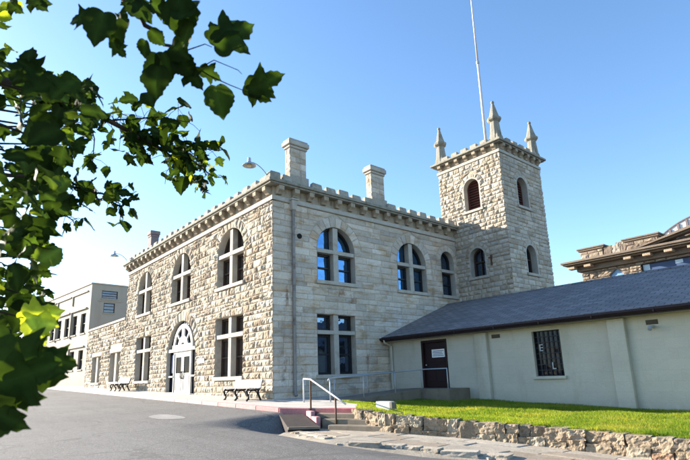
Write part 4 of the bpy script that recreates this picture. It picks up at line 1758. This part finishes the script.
# ================================================================ benches
def bench(x, y, z, label):
    b = thing('bench', (x, y, z), label, 'bench', 'benches along the stone front')
    L = 2.05
    for i in range(4):
        mb = MB()
        y0 = -.02 - i * .118
        zz = z + .41 + (.012 if i == 3 else .0) + i * .006
        mb.box(x - L / 2, x + L / 2, y + y0 - .10, y + y0, zz, zz + .03)
        obj('seat_slat', mb, 'bench_paint', b, bevel=.006)
    for i in range(3):
        mb = MB()
        zz = z + .455 + i * .104
        yy = y + .0 + (zz - z - .455) * .28
        mb.hexa([(x - L / 2, yy - .012, zz), (x + L / 2, yy - .012, zz), (x + L / 2, yy + .016, zz - .006), (x - L / 2, yy + .016, zz - .006),
                 (x - L / 2, yy + .022, zz + .094), (x + L / 2, yy + .022, zz + .094), (x + L / 2, yy + .05, zz + .088), (x - L / 2, yy + .05, zz + .088)])
        obj('back_slat', mb, 'bench_paint', b, bevel=.006)
    for sx in (-.86, 0.0, .86):
        mb = MB()
        X = x + sx * L / 2
        P = lambda yy, zz: Vector((X, y + yy, z + zz))
        # S shaped cast front leg, seat bar, rear leg running up the back
        fr_ = [P(-.44, .425), P(-.50, .34), P(-.47, .24), P(-.42, .16), P(-.43, .07), P(-.50, .0)]
        for a_, b_ in zip(fr_[:-1], fr_[1:]):
            dd = Vector((0, (b_ - a_).z, -(b_ - a_).y)).normalized() * .033
            mb.prism([a_ - dd + Vector((-.028, 0, 0)), b_ - dd + Vector((-.028, 0, 0)), b_ + dd + Vector((-.028, 0, 0)), a_ + dd + Vector((-.028, 0, 0))], (.056, 0, 0))
        rr = [P(.16, .765), P(.07, .46), P(-.01, .34), P(.0, .2), P(.10, .0)]
        for a_, b_ in zip(rr[:-1], rr[1:]):
            dd = Vector((0, (b_ - a_).z, -(b_ - a_).y)).normalized() * .03
            mb.prism([a_ - dd + Vector((-.026, 0, 0)), b_ - dd + Vector((-.026, 0, 0)), b_ + dd + Vector((-.026, 0, 0)), a_ + dd + Vector((-.026, 0, 0))], (.052, 0, 0))
        mb.box(X - .027, X + .027, y - .50, y + .04, z + .35, z + .408)
        for k in range(6):
            t0, t1 = PI * k / 6, PI * (k + 1) / 6
            q = lambda t, r: P(-.22 - r * math.cos(t), .20 + r * math.sin(t) * .85)
            mb.prism([q(t0, .17) - Vector((.02, 0, 0)), q(t1, .17) - Vector((.02, 0, 0)), q(t1, .21) - Vector((.02, 0, 0)), q(t0, .21) - Vector((.02, 0, 0))], (.04, 0, 0))
        obj('bench_leg', mb, 'black_iron', b, fixn=True)
    return b


b1 = bench(-.80, -.70, pave_z(-.80) - .014, 'white slatted bench with black legs below the large corner window')
b2 = copy_tree(b1)
b2.location = (-15.9, -.70, pave_z(-15.9) - .014)
b2['label'] = 'white slatted bench with black legs farther off, left of the arched doorway'

# ================================================================ cream building and pale wing
ang = math.radians(5)
K0 = Vector((-33.71, 1.30, 0))
CD = Vector((-math.cos(ang), -math.sin(ang), 0))
CN = Vector((math.sin(ang), -math.cos(ang), 0))      # outwards, to the street
CFR = Fr(K0, CD, CN)
CM = -CN
CRF = Fr(K0, CM, -CD)                               # right end: s goes back, d outwards


def panel_wall(root, fr, s0, s1, z0, z1, holes, mat, name='wall'):
    mb = MB()
    ops = [dict(kind='rect', c=(a + b) / 2, w=(b - a) / 2, z0=za, zt=zb_) for a, b, za, zb_ in holes]
    lv = sorted({z0, z1} | {h[2] for h in holes} | {h[3] for h in holes})
    flip = fr.es.cross(Vector((0, 0, 1))).dot(fr.ed) < 0
    for zl, zh in zip(lv[:-1], lv[1:]):
        for (l0, l1, r0, r1) in segments(s0, s1, zl, zh, ops, False):
            f = [fr(l0, 0, zl), fr(r0, 0, zl), fr(r1, 0, zh), fr(l1, 0, zh)]
            mb.quad(*(f[::-1] if flip else f))
    for op in ops:
        strip(mb, fr, outline(op), .0, -.25, closed=True)
    return obj(name, mb, mat, root)


def plain_window(root, fr, a, b, za, zb_, glassmat='grey_glass', framemat='dark_wood', bars=1, d=-.22):
    mb = MB()
    f = .06
    fbox(mb, fr, a, a + f, d, d + .06, za, zb_)
    fbox(mb, fr, b - f, b, d, d + .06, za, zb_)
    fbox(mb, fr, a + f, b - f, d, d + .058, za, za + f)
    fbox(mb, fr, a + f, b - f, d, d + .058, zb_ - f, zb_)
    for k in range(bars):
        z = za + (zb_ - za) * (k + 1) / (bars + 1)
        fbox(mb, fr, a + f, b - f, d, d + .065, z - .03, z + .03)
    w = obj('window', mb, framemat, root)
    mb = MB()
    fbox(mb, fr, a, b, d - .04, d + .02, za, zb_)
    obj('pane', mb, glassmat, w)
    mb = MB()
    fbox(mb, fr, a - .06, b + .06, -.05, .07, za - .12, za - .002)
    obj('sill', mb, 'cream_paint', w)


crm = thing('cream_building', (-40, 6, .9), 'tall cream rendered building with rows of paired dark windows', 'building')
LZ = 18.3
holes = []
for k in range(4):
    s = 1.0 + 4.75 * k
    for q in (0.0, 2.45):
        if s + q + 1.35 < LZ:
            holes.append((s + q, s + q + 1.35, 5.6, 7.48))
            holes.append((s + q, s + q + 1.25, 2.25, 4.02))
panel_wall(crm, CFR, 0, LZ, .2, 10.1, holes, 'cream_paint')
for h in holes:
    plain_window(crm, CFR, *h)
rh = [(.93, 2.4, 8.80, 9.55), (1.17, 2.2, 7.45, 8.38)]
panel_wall(crm, CRF, 0, 12, .2, 10.1, rh, 'cream_paint')
for h in rh:
    plain_window(crm, CRF, *h, glassmat='brown_glass', bars=2, d=-.12)
mb = MB()
p = [CFR(.3, -.3, .2), CFR(LZ, -.3, .2), CFR(LZ, -12, .2), CFR(.3, -12, .2)]
mb.prism(p, (0, 0, 9.85))
obj('wall', mb, 'cream_paint', crm, fixn=True)
mb = MB()
fbox(mb, CFR, -.07, LZ + .05, -.3, .07, 10.1, 10.22)
fbox(mb, CRF, .3, 12, -.3, .068, 10.1, 10.218)
obj('coping', mb, 'cream_paint', crm)
mb = MB()                                           # relief: hood strips over window pairs and panel heads
for k in range(4):
    s = .8 + 4.75 * k
    e = min(s + 4.25, LZ - .1)
    fbox(mb, CFR, s, e, .0, .14, 7.86, 7.98)
    fbox(mb, CFR, e - .10, e, .0, .12, 5.3, 7.86)
    fbox(mb, CFR, s, e, .0, .12, 4.3, 4.4)
    fbox(mb, CFR, e - .10, e, .0, .10, 2.0, 4.3)
    fbox(mb, CFR, s, e, .0, .10, 9.48, 9.58)
    fbox(mb, CFR, e - .12, e, .0, .10, 8.55, 9.48)
fbox(mb, CRF, .6, 2.9, .0, .06, 8.5, 8.56)
obj('moulding', mb, 'cream_paint', crm)
mb = MB()
fbox(mb, CFR, 8.6, 10.3, -.1, .02, .7, 3.0)
obj('door_leaf', mb, 'dark_wood', crm)

wg = thing('pale_wing', (-58, 2, 1), 'lower rendered wing beyond the cream building, shade put into its pale blue colour, half hidden by leaves', 'building')
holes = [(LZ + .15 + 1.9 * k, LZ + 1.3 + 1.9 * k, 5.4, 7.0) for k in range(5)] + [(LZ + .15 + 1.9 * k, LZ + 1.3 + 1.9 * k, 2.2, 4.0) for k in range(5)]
panel_wall(wg, CFR, LZ + .02, 27.8, .2, 7.8, holes, 'wing_shade_blue')
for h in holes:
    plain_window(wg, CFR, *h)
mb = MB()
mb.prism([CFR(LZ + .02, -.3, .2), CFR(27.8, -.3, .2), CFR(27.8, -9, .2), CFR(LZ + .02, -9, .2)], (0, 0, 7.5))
obj('wall', mb, 'wing_shade_blue', wg, fixn=True)
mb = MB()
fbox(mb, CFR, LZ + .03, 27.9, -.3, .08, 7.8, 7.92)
obj('coping', mb, 'wing_shade_blue', wg)

# ================================================================ sandstone building behind the roof
GY = 40.0
GF = Fr((0, GY, 0), (1, 0, 0), (0, -1, 0))
san = thing('sandstone_building', (0, 44, 0), 'old sandstone building with heavy cornice and gable behind the low roof', 'building')
RUIN = [(.3, (.35, .28, .21)), (.25, (.30, .23, .175)), (.2, (.43, .375, .31)), (.15, (.21, .165, .13)), (.1, (.36, .31, .26))]
B, K = masonry(GF, -5.5, 12, 7.5, 10.3, [dict(kind='arch', c=-2.2, w=.62, z0=8.2, zs=9.4, sill=0), dict(kind='rect', c=3.9, w=3.9, z0=7.4, zt=10.05, sill=0)], (.55, .7), (.6, 1.3), .16, RUIN, rough=1.2, res=.16, gap=.03)
obj('wall', B, 'ruin_stone', san)
obj('wall', K, 'ruin_trim', san)
mb = MB()
mb.box(-5.45, 12, GY + .5, GY + 9, 0, 10.9)
mb.box(-5.45, 12, GY + .002, GY + .6, 0, 7.5)
obj('wall', mb, 'ruin_trim', san)
mb = MB()
plate(mb, GF, outline(dict(kind='arch', c=-2.2, w=.62, z0=8.2, zs=9.4)), -.3, -.1)
obj('arch_pane', mb, 'arch_blue', san, fixn=True)
w_ = MB()
fbox(w_, GF, 0.0, 7.8, -.45, -.30, 7.4, 10.05)
bo = obj('blue_sheeting', w_, 'tarp_blue', san)
mb = MB()
fbox(mb, GF, .05, .62, -.30, -.27, 9.45, 10.0)
obj('sheet_patch', mb, 'pale_glass', bo)
mb = MB()
fbox(mb, GF, 2.7, 3.3, -.30, -.27, 9.65, 9.97)
obj('sheet_patch', mb, 'pale_glass', bo)
# cornice of several members
mb = MB()
fbox(mb, GF, -6.9, 12, -.5, 1.5, 11.12, 11.32)
fbox(mb, GF, -6.75, 12, -.5, 1.35, 10.97, 11.12)
fbox(mb, GF, -6.4, 12, -.5, .95, 10.82, 10.97)
fbox(mb, GF, -5.8, 12, -.5, .4, 10.3, 10.82)
obj('cornice', mb, 'ruin_trim', san, bevel=.03)
for s in (-6.0, -4.4, -2.2 + 1.5, .95, 2.7, 4.5):
    mb = MB()
    fbox(mb, GF, s - .34, s + .34, .4, 1.12, 10.55, 10.815)
    mb.c = [(.47, .36, .26)] * len(mb.c)
    obj('modillion', mb, 'ruin_stone', san, bevel=.04)
# attic blocks
for (a, b, z1, lab) in ((-5.0, -2.8, 12.45, None), (-.75, 2.0, 12.5, None)):
    B = MB()
    for (zl, zh) in courses(11.33, z1 - .35, (.45, .5)):
        x = a
        while x < b - .1:
            L = min(random.uniform(.7, 1.2), b - x)
            pillow(B, Fr((0, GY - .9, 0), (1, 0, 0), (0, -1, 0)), ((x + .02, zl + .02), (x + L - .02, zl + .02), (x + L - .02, zh - .02), (x + .02, zh - .02)), .12, pick(RUIN), (1, 1, 1, 1), rough=1.2, res=.2)
            x += L
    B.box(a, b, GY - .9, GY + .7, 11.322, z1 - .3, (.38, .27, .19))
    at_ = obj('attic_block', B, 'ruin_stone', san)
    mb = MB()
    mb.box(a - .15, b + .15, GY - 1.06, GY + .9, z1 - .30, z1 - .15)
    mb.box(a - .25, b + .25, GY - 1.15, GY + 1.0, z1 - .148, z1)
    obj('cap', mb, 'ruin_trim', at_, bevel=.03)
B = MB()
x = -2.7
B.box(-2.8, -.75, GY - .6, GY + .7, 11.323, 12.0, (.38, .27, .19))
while x < -.9:
    L = random.uniform(.5, .8)
    rock(B, (x + L / 2, GY - .7, 11.75 + random.uniform(-.05, .05)), (L, .5, .85), pick(RUIN), (5, 4, 5), .2)
    x += L
for xx in (-1.5, -1.05):
    rock(B, (xx, GY - .3, 12.2), (.5, .5, .5), pick(RUIN), (4, 4, 4), .2)
obj('parapet', B, 'ruin_stone', san)
# gable
mb = MB()
gx0, gz0 = .5, 11.33
sl = .165
P = lambda x, z, d: GF(x, d, z)
mb.prism([P(gx0, gz0, 1.5), P(7.0, gz0 + sl * 7.9, 1.5), P(7.0, gz0 + sl * 7.9 + .32, 1.5), P(gx0 - .3, gz0 + .02, 1.5)], (0, 1.1, 0))
mb.prism([P(gx0 + .9, gz0 + .02, 1.2), P(7.0, gz0 + sl * 7.0, 1.2), P(7.0, gz0 + sl * 7.0 + .2, 1.2), P(gx0 + .5, gz0 + .1, 1.2)], (0, .9, 0))
obj('gable_moulding', mb, 'ruin_trim', san, fixn=True)
mb = MB()
mb.prism([P(gx0 + .5, gz0 + .003, .1), P(7.0, gz0 + .003, .1), P(7.0, gz0 + sl * 7.2, .1)], (0, .9, 0))
obj('gable', mb, 'ruin_trim', san, fixn=True)
# arched steel roof end with white panels
mb = MB()
ax, az, R = 5.4, 6.3, 7.35
Q = lambda x: 12.1 + 2.0 * math.sin(PI * max(0, min(1, (x - .9) / 9.0))) ** .75
xsA = lin(.9, 9.9, 37)
mb.prism([(x, GY + 2.0, Q(x)) for x in xsA] + [(9.9, GY + 2.0, 11.4), (.9, GY + 2.0, 11.4)], (0, 6, 0))
ar = obj('arched_roof', mb, 'steel_white', san, fixn=True)
mb = MB()
for i in range(36):
    a, b = xsA[i], xsA[i + 1]
    mb.hexa([(a, GY + 1.9, Q(a) + .003), (b, GY + 1.9, Q(b) + .003), (b, GY + 8.1, Q(b) + .003), (a, GY + 8.1, Q(a) + .003),
             (a, GY + 1.9, Q(a) + .10), (b, GY + 1.9, Q(b) + .10), (b, GY + 8.1, Q(b) + .10), (a, GY + 8.1, Q(a) + .10)])
x = 1.55
while x < 9.6:
    mb.box(x - .09, x + .09, GY + 1.88, GY + 1.99, 11.45, Q(x) - .05)
    x += .72
obj('roof_rib', mb, 'steel_rib', ar)

# ================================================================ foreground tree and far trees
LEAF_A = [(0, 0), (.10, -.05), (.24, -.02), (.34, .07), (.40, .17), (.36, .25), (.34, .30), (.44, .38), (.50, .48), (.60, .60), (.47, .60), (.40, .635),
          (.30, .61), (.235, .60), (.245, .69), (.27, .77), (.20, .82), (.165, .92), (.07, .97), (.0, 1.08)]
LEAF_B = [(0, 0), (.13, -.05), (.27, .0), (.38, .10), (.45, .22), (.46, .32), (.52, .42), (.475, .49), (.46, .57), (.38, .62), (.375, .70), (.28, .76),
          (.25, .85), (.14, .91), (.09, .97), (.0, 1.06)]
LEAF_OUT = LEAF_A


def catmull(P, k=2):
    out = []
    for i in range(len(P) - 1):
        p0, p1, p2, p3 = P[max(i - 1, 0)], P[i], P[i + 1], P[min(i + 2, len(P) - 1)]
        for j in range(k):
            t = j / k
            out.append(tuple(.5 * ((2 * p1[d]) + (-p0[d] + p2[d]) * t + (2 * p0[d] - 5 * p1[d] + 4 * p2[d] - p3[d]) * t * t +
                                   (-p0[d] + 3 * p1[d] - 3 * p2[d] + p3[d]) * t ** 3) for d in (0, 1)))
    out.append(P[-1])
    return out


LEAF_HALF_A, LEAF_HALF_B = catmull(LEAF_A, 2), catmull(LEAF_B, 2)
LEAF_HALF = True


def leaf(mb, base, direc, normal, size, col, curl=.25, half=None):
    """one lobed leaf: two folded, rippled halves about a paler midrib, drooping tip"""
    kind = random.random() < .55
    half = (LEAF_HALF_A if kind else LEAF_HALF_B) if half else (LEAF_A if kind else LEAF_B)
    y = Vector(direc).normalized()
    z = (Vector(normal) - y * Vector(normal).dot(y))
    z = z.normalized() if z.length > 1e-3 else y.orthogonal().normalized()
    x = y.cross(z)
    fold, jx, ph = random.uniform(.0, .38), random.uniform(.82, 1.1), random.uniform(0, 6)
    asym = random.uniform(-.06, .06)
    bend = random.uniform(-.5, .5)
    n = len(half)
    vs, cs, fs = [], [], []
    rib = tuple(min(1, q * 1.7) for q in col)
    base = Vector(base)
    for side in (1, -1):
        o = len(vs)
        for i, (u, v) in enumerate(half):
            sv = 1.04 * (i / (n - 1)) ** 1.1
            k = 1 + .05 * math.sin(ph + i * .8 + side)
            for f, c in ((0.0, rib), (.5, col), (1.0, col)):
                uu = side * u * f * k
                vv = sv + (v - sv) * f
                h = fold * abs(uu) - curl * vv * vv + .045 * math.sin(ph + 9 * uu + 6 * vv) * (abs(uu) * 3) - .5 * curl * uu * uu + bend * uu * uu * side * .5
                vs.append(base + (x * (uu * jx + asym * vv) + y * vv + z * h) * size)
                cs.append(c)
        for i in range(n - 1):
            for j in range(2):
                q = (o + i * 3 + j, o + i * 3 + j + 1, o + (i + 1) * 3 + j + 1, o + (i + 1) * 3 + j)
                fs.append(q if side > 0 else q[::-1])
    mb.add(vs, fs, cs)


def rnd_dir():
    return Vector((random.gauss(0, 1), random.gauss(0, 1), random.gauss(0, 1))).normalized()


def leafcol():
    r = random.random()
    if r < .62:
        c = (.014, .029, .007)
    elif r < .88:
        c = (.022, .043, .009)
    else:
        c = (.06, .10, .016)
    k = random.uniform(.75, 1.25)
    return tuple(q * k for q in c)


YEL = (.20, .26, .025)  # leaves caught by the sun: sunlight put into the colour
LV, TW = MB(), MB()
BOUGHS = []
SUN_D = Vector((.861, .388, -.319)).normalized()


def put_leaf(at, size, col=None, hang=.5, petiole=True, root=None):
    d = (rnd_dir() * .9 + Vector((0, 0, -hang))).normalized()
    nrm = (rnd_dir() * .9 + Vector((0, 0, 1)) * .9 - CF * .35)
    leaf(LV, at, d, nrm, size, col or leafcol())
    if petiole and root is not None:
        m = (Vector(at) + Vector(root)) / 2 + Vector((0, 0, .012))
        LV.tube([root, m, at], [.0022, .0018, .0015], 4, (.05, .06, .02), cap=False)


def bough(pts, r0, r1, n, lsize, spread, tipfrac=0.0, yellow=0.0, start=0.0):
    """woody limb through camera-space points with leaves on petioles along it"""
    P = [cp(*p) for p in pts]
    # refine
    Q = []
    for a, b in zip(P[:-1], P[1:]):
        for k in range(4):
            Q.append(a.lerp(b, k / 4) + rnd_dir() * .008)
    Q.append(P[-1])
    rad = [r0 + (r1 - r0) * i / (len(Q) - 1) for i in range(len(Q))]
    bm_ = MB()
    bm_.tube(Q, rad, 6)
    BOUGHS.append(bm_)
    for i in range(n):
        t = start + (1 - start) * random.random() ** (1 - tipfrac)
        f = t * (len(Q) - 1)
        k = min(int(f), len(Q) - 2)
        root = Q[k].lerp(Q[k + 1], f - k)
        off = rnd_dir() * random.uniform(.25, 1) * spread
        off.z *= .8
        at = root + off
        put_leaf(at, lsize * random.uniform(.55, 1.15), YEL if random.random() < yellow else None, root=root)


# limb reaching across the sky (middle)
bough([(-60, 60, 3.0), (30, 88, 3.1), (60, 98, 3.2), (100, 117, 3.4), (135, 135, 3.6), (165, 152, 3.8), (193, 172, 4.0)], .028, .008, 62, .135, .21, yellow=.10, start=.2)
bough([(150, 142, 3.7), (175, 140, 3.8), (200, 148, 3.9), (222, 150, 4.0)], .007, .003, 34, .12, .17, yellow=.2)
bough([(172, 155, 3.8), (190, 160, 3.9), (212, 176, 4.0), (225, 178, 4.0)], .006, .003, 26, .10, .13, yellow=.15)
bough([(190, 170, 4.0), (200, 185, 4.0), (205, 196, 4.0)], .005, .002, 7, .085, .09)
bough([(165, 152, 3.8), (168, 168, 3.8), (165, 184, 3.8)], .003, .002, 3, .07, .05)
bough([(110, 122, 3.5), (135, 118, 3.6), (165, 118, 3.7), (190, 122, 3.8)], .007, .003, 28, .12, .17, yellow=.12)
bough([(80, 105, 3.2), (95, 140, 3.3), (92, 165, 3.3)], .006, .003, 14, .09, .14)
bough([(20, 92, 3.0), (60, 84, 3.1), (92, 92, 3.2)], .008, .003, 26, .12, .15)
# lower sprays
bough([(-20, 170, 2.6), (40, 180, 2.8), (80, 188, 3.0), (110, 196, 3.1), (130, 206, 3.2)], .012, .003, 44, .10, .14, start=.3)
bough([(105, 194, 3.1), (120, 205, 3.1), (119, 220, 3.1), (128, 228, 3.1)], .004, .002, 8, .085, .07)
bough([(30, 185, 2.7), (60, 205, 2.8), (75, 225, 2.9)], .006, .003, 18, .10, .12)
# upper limb, closer
bough([(60, -60, 1.7), (112, -20, 1.75), (130, 8, 1.8), (150, 28, 1.85), (170, 48, 1.9), (190, 66, 1.95)], .013, .005, 0, .1, .1)
LV.tube([cp(190, 66, 1.95), cp(210, 76, 1.97), cp(230, 85, 2.0), cp(250, 93, 2.0)], [.005, .003, .002, .0015], 5, (.05, .045, .025))
LV.tube([cp(176, 54, 1.9), cp(205, 44, 1.95), cp(212, 47, 1.95)], [.003, .002, .0015], 5, (.05, .045, .025))
LV.tube([cp(196, 70, 1.95), cp(214, 60, 1.95), cp(238, 70, 1.98), (cp(242, 74, 1.98))], [.003, .002, .0015, .001], 5, (.05, .045, .025))


def leaf_px(px, py, depth, tipx, tipy, width_up=1.0, col=None, curl=.2, face=.0):
    """a single big leaf from its stalk point to its tip, facing roughly towards the viewer"""
    a, b = cp(px, py, depth), cp(tipx, tipy, depth * random.uniform(.97, 1.03))
    nrm = -CF + CU * random.uniform(-.3, .3) + CR * random.uniform(-.3, .3)
    leaf(LV, a, (b - a), nrm, (b - a).length / 1.02, col or leafcol(), curl, LEAF_HALF)


for q in ((104, 12, 1.75, 95, 42), (92, 16, 1.75, 66, 20), (116, 20, 1.8, 117, 45), (128, 18, 1.8, 111, 30), (112, 40, 1.78, 126, 58),
          (180, 20, 1.7, 196, -6), (190, 22, 1.72, 178, 46), (178, -2, 1.7, 186, 40), (214, 46, 1.8, 254, 22), (212, 40, 1.8, 232, 14),
          (248, 90, 2.0, 282, 74), (246, 84, 2.0, 270, 98), (216, 86, 1.95, 224, 118), (160, 60, 1.85, 140, 70), (158, 66, 1.85, 154, 98),
          (163, 52, 1.85, 170, 78), (175, 56, 1.85, 195, 76), (145, 40, 1.8, 142, 58), (150, 30, 1.8, 165, 46), (172, 44, 1.85, 186, 56),
          (200, 70, 1.95, 222, 78), (140, 8, 1.75, 120, -6), (168, 18, 1.8, 158, -4), (132, 2, 1.75, 150, 20), (150, 4, 1.75, 172, 12),
          (186, 66, 1.9, 200, 86), (148, 92, 2.2, 150, 104), (24, 82, 2.0, 28, 42), (40, 76, 2.0, 16, 58), (10, 2, 2.0, 20, 12), (30, -4, 2.0, 42, 8),
          (36, 4, 2.0, 52, 2)):
    leaf_px(*q)
for q in ((0, 6, 2.4, 12, 8), (-4, 12, 2.4, 13, 18), (-2, 22, 2.4, 6, 32), (18, 2, 2.4, 24, 6)):
    leaf_px(*q, col=YEL)
# very near leaves low in the frame
for q in ((-12, 356, 1.25, 62, 372), (-20, 388, 1.25, 40, 402), (-5, 384, 1.2, 56, 366), (-30, 396, 1.15, 26, 430), (0, 370, 1.3, 62, 378), (44, 356, 1.5, 76, 366),
          (34, 358, 1.5, 58, 352), (-20, 420, 1.2, 22, 418), (20, 352, 1.4, 40, 384)):
    leaf_px(*q, curl=.1, col=(.022, .043, .010))
for q in ((26, 318, 1.7, 58, 312), (30, 318, 1.7, 42, 342), (34, 320, 1.7, 54, 324), (20, 312, 1.7, 34, 322)):
    leaf_px(*q, col=(.34, .42, .05))  # brighter still, sunlight put into these leaves' colour
LV.tube([cp(-60, 330, 1.5), cp(0, 345, 1.4), cp(30, 352, 1.4)], [.008, .005, .002], 6, (.05, .04, .025))
LV.tube([cp(-60, 300, 1.8), cp(0, 312, 1.75), (cp(24, 318, 1.7))], [.008, .005, .002], 6, (.05, .04, .025))

# the body of the crown on the left
EDGE = [(30, 2), (70, 14), (82, 85), (130, 92), (150, 66), (190, 58), (225, 48), (245, 48), (258, 42), (275, 36), (295, 40), (312, 32), (322, 14), (340, 4), (360, 4), (380, 0)]


def edge(py):
    if py < EDGE[0][0] or py > EDGE[-1][0]:
        return -30
    for (ya, xa), (yb, xb) in zip(EDGE[:-1], EDGE[1:]):
        if ya <= py <= yb:
            return xa + (xb - xa) * (py - ya) / (yb - ya)


n = 0
while n < 560:
    py = random.uniform(40, 370)
    e_ = edge(py)
    px = e_ + 4 - abs(random.gauss(0, 1)) * 55
    if px < -160:
        continue
    dep = random.uniform(1.7, 3.9)
    if random.random() < .3 and px > 0:
        dep = random.uniform(2.6, 4.2)
    p = cp(px, py, dep)
    put_leaf(p, random.uniform(.06, .125) * (1 if dep < 3 else .9), YEL if random.random() < .03 else None, hang=.4, petiole=False)
    n += 1
# twigs that carry it
for i in range(26):
    py = random.uniform(60, 340)
    e_ = edge(py)
    d = random.uniform(2, 3.6)
    a = cp(-90, py - random.uniform(10, 50), d)
    b = cp(e_ - random.uniform(0, 20), py, d)
    LV.tube([a, a.lerp(b, .5) + rnd_dir() * .04, b], [.011, .007, .002], 5, (.05, .04, .025))
# the rest of the crown, outside the picture
LEFT = Vector((-CR.x, -CR.y, 0)).normalized()
FH = Vector((CF.x, CF.y, 0)).normalized()
TB = Vector((CAM.x, CAM.y, 0)) + LEFT * 3.6 + FH * 1.6
gz = road_z(TB.x, TB.y)
m = 0
while m < 1500:
    d = rnd_dir() * (random.random() ** .45)
    p = Vector((TB.x, TB.y, 3.1)) + Vector((d.x * 2.7, d.y * 2.7, d.z * 2.3))
    q = proj(p)
    if q and -12 < q[0] < 760 and -60 < q[1] < 520:
        continue
    if q is not None and q[2] < 1.2 and q[0] > -300:
        continue
    put_leaf(p, random.uniform(.09, .15), petiole=False)
    m += 1
tree = thing('broadleaf_tree', (TB.x, TB.y, gz), 'dark leafy tree close by on the left, lobed leaves hanging before the sky', 'tree')
mb = MB()
mb.tube([(TB.x, TB.y, gz - .2), (TB.x + .02, TB.y, gz + .3), (TB.x + .05, TB.y + .02, 1.0), (TB.x - .02, TB.y + .05, 2.2), (TB.x + .05, TB.y, 3.4), (TB.x, TB.y, 4.8)], [.24, .17, .145, .125, .09, .03], 12)
trk = Vector((TB.x - .02, TB.y + .05, 2.0))
for (px_, py_, d_) in ((-60, 60, 3.0), (60, -60, 1.7), (-20, 170, 2.6), (-60, 300, 1.8), (-60, 330, 1.5)):
    t = cp(px_, py_, d_)
    mid = trk.lerp(t, .5) + Vector((0, 0, .15))
    mb.tube([trk, mid, t], [.06, .035, .014], 8)
for i in range(12):
    d = rnd_dir()
    t = Vector((TB.x, TB.y, 3.1)) + Vector((d.x * 2.0, d.y * 2.0, d.z * 1.7))
    q = proj(t)
    if q and -30 < q[0] < 760:
        continue
    a = Vector((TB.x, TB.y, random.uniform(2.0, 3.4)))
    mb.tube([a, a.lerp(t, .5) + Vector((0, 0, .12)), t], [.05, .03, .008], 7)
obj('trunk', mb, 'bark', tree, smooth=True)
for q in BOUGHS:
    obj('branch', q, 'bark', tree, smooth=True)
obj('foliage', LV, 'leaf', tree, smooth=True)


def far_tree(x, y, z, h, r, label, seed):
    random.seed(seed)
    t = thing('broadleaf_tree', (x, y, z), label, 'tree', 'far street trees')
    mb = MB()
    mb.tube([(x, y, z), (x + .1, y, z + h * .25), (x, y + .1, z + h * .55), (x, y, z + h * .9)], [.3, .22, .14, .03], 8)
    cl = []
    for i in range(16):
        d = rnd_dir()
        c = Vector((x, y, z + h * .62)) + Vector((d.x * r * .62, d.y * r * .62, d.z * h * .27))
        cl.append((c, random.uniform(.3, .5) * r))
        mb.tube([(x, y, z + h * random.uniform(.3, .6)), (Vector((x, y, z + h * .5)) + c) / 2, c], [.09, .06, .02], 5)
    obj('trunk', mb, 'bark', t)
    lv = MB()
    for c, rr in cl:
        for k in range(170):
            p = c + rnd_dir() * rr * random.random() ** .4
            a, b = rnd_dir() * random.uniform(.10, .2), rnd_dir() * random.uniform(.10, .2)
            col = random.choice(((.05, .09, .02), (.07, .12, .025), (.09, .13, .03)))
            lv.add([p - a, p + b, p + a, p - b], [(0, 1, 2, 3)], col)
    obj('crown', lv, 'leaf', t)


far_tree(-66, 4.5, 1.0, 8, 3.4, 'green street tree standing beyond the pale wing', 3)
far_tree(-72, -3.5, 1.1, 9, 4.0, 'green street tree at the far end of the road', 5)

# ================================================================ light, sky, camera
SUN_EL, TO_SUN = math.radians(18.6), Vector((-.911, -.411))
w = bpy.data.worlds.new('World')
SC.world = w
w.use_nodes = True
t = w.node_tree
t.nodes.clear()
out = N(t, 'ShaderNodeOutputWorld')
bg = N(t, 'ShaderNodeBackground')
sky = N(t, 'ShaderNodeTexSky', sky_type='NISHITA')
sky.sun_disc = False
sky.sun_elevation = SUN_EL
sky.sun_rotation = math.atan2(TO_SUN.x, TO_SUN.y)
sky.altitude = 800
sky.air_density = 1.0
sky.dust_density = .6
sky.ozone_density = 2.0
bg.inputs['Strength'].default_value = .103
hs = N(t, 'ShaderNodeHueSaturation')
hs.inputs['Saturation'].default_value = 1.10
t.links.new(sky.outputs[0], hs.inputs['Color'])
t.links.new(hs.outputs[0], bg.inputs[0])
t.links.new(bg.outputs[0], out.inputs[0])

sd = bpy.data.lights.new('sun', 'SUN')
sd.energy = 5.0
sd.angle = math.radians(.53)
sd.color = (1.0, .90, .76)
so = bpy.data.objects.new('sun', sd)
COL.objects.link(so)
so.location = (-20, -20, 30)
ld = Vector((-TO_SUN.x * math.cos(SUN_EL), -TO_SUN.y * math.cos(SUN_EL), -math.sin(SUN_EL)))
so.rotation_euler = ld.to_track_quat('-Z', 'Y').to_euler()

cd = bpy.data.cameras.new('camera')
cam = bpy.data.objects.new('camera', cd)
COL.objects.link(cam)
cd.sensor_width = 36
cd.lens = 36 * FPX / 690
cd.shift_y = (CY - 230) / 690
cd.clip_start = .05
cd.clip_end = 3000
cam.matrix_world = Matrix(((CR.x, CU.x, -CF.x, CAM.x), (CR.y, CU.y, -CF.y, CAM.y), (CR.z, CU.z, -CF.z, CAM.z), (0, 0, 0, 1)))
cd.dof.use_dof = True
cd.dof.focus_distance = 22
cd.dof.aperture_fstop = 5.0
SC.camera = cam
SC.view_settings.view_transform = 'Standard'
SC.view_settings.look = 'None'
SC.view_settings.exposure = 1.9
SC.view_settings.gamma = 1
SC.view_settings.use_curve_mapping = False
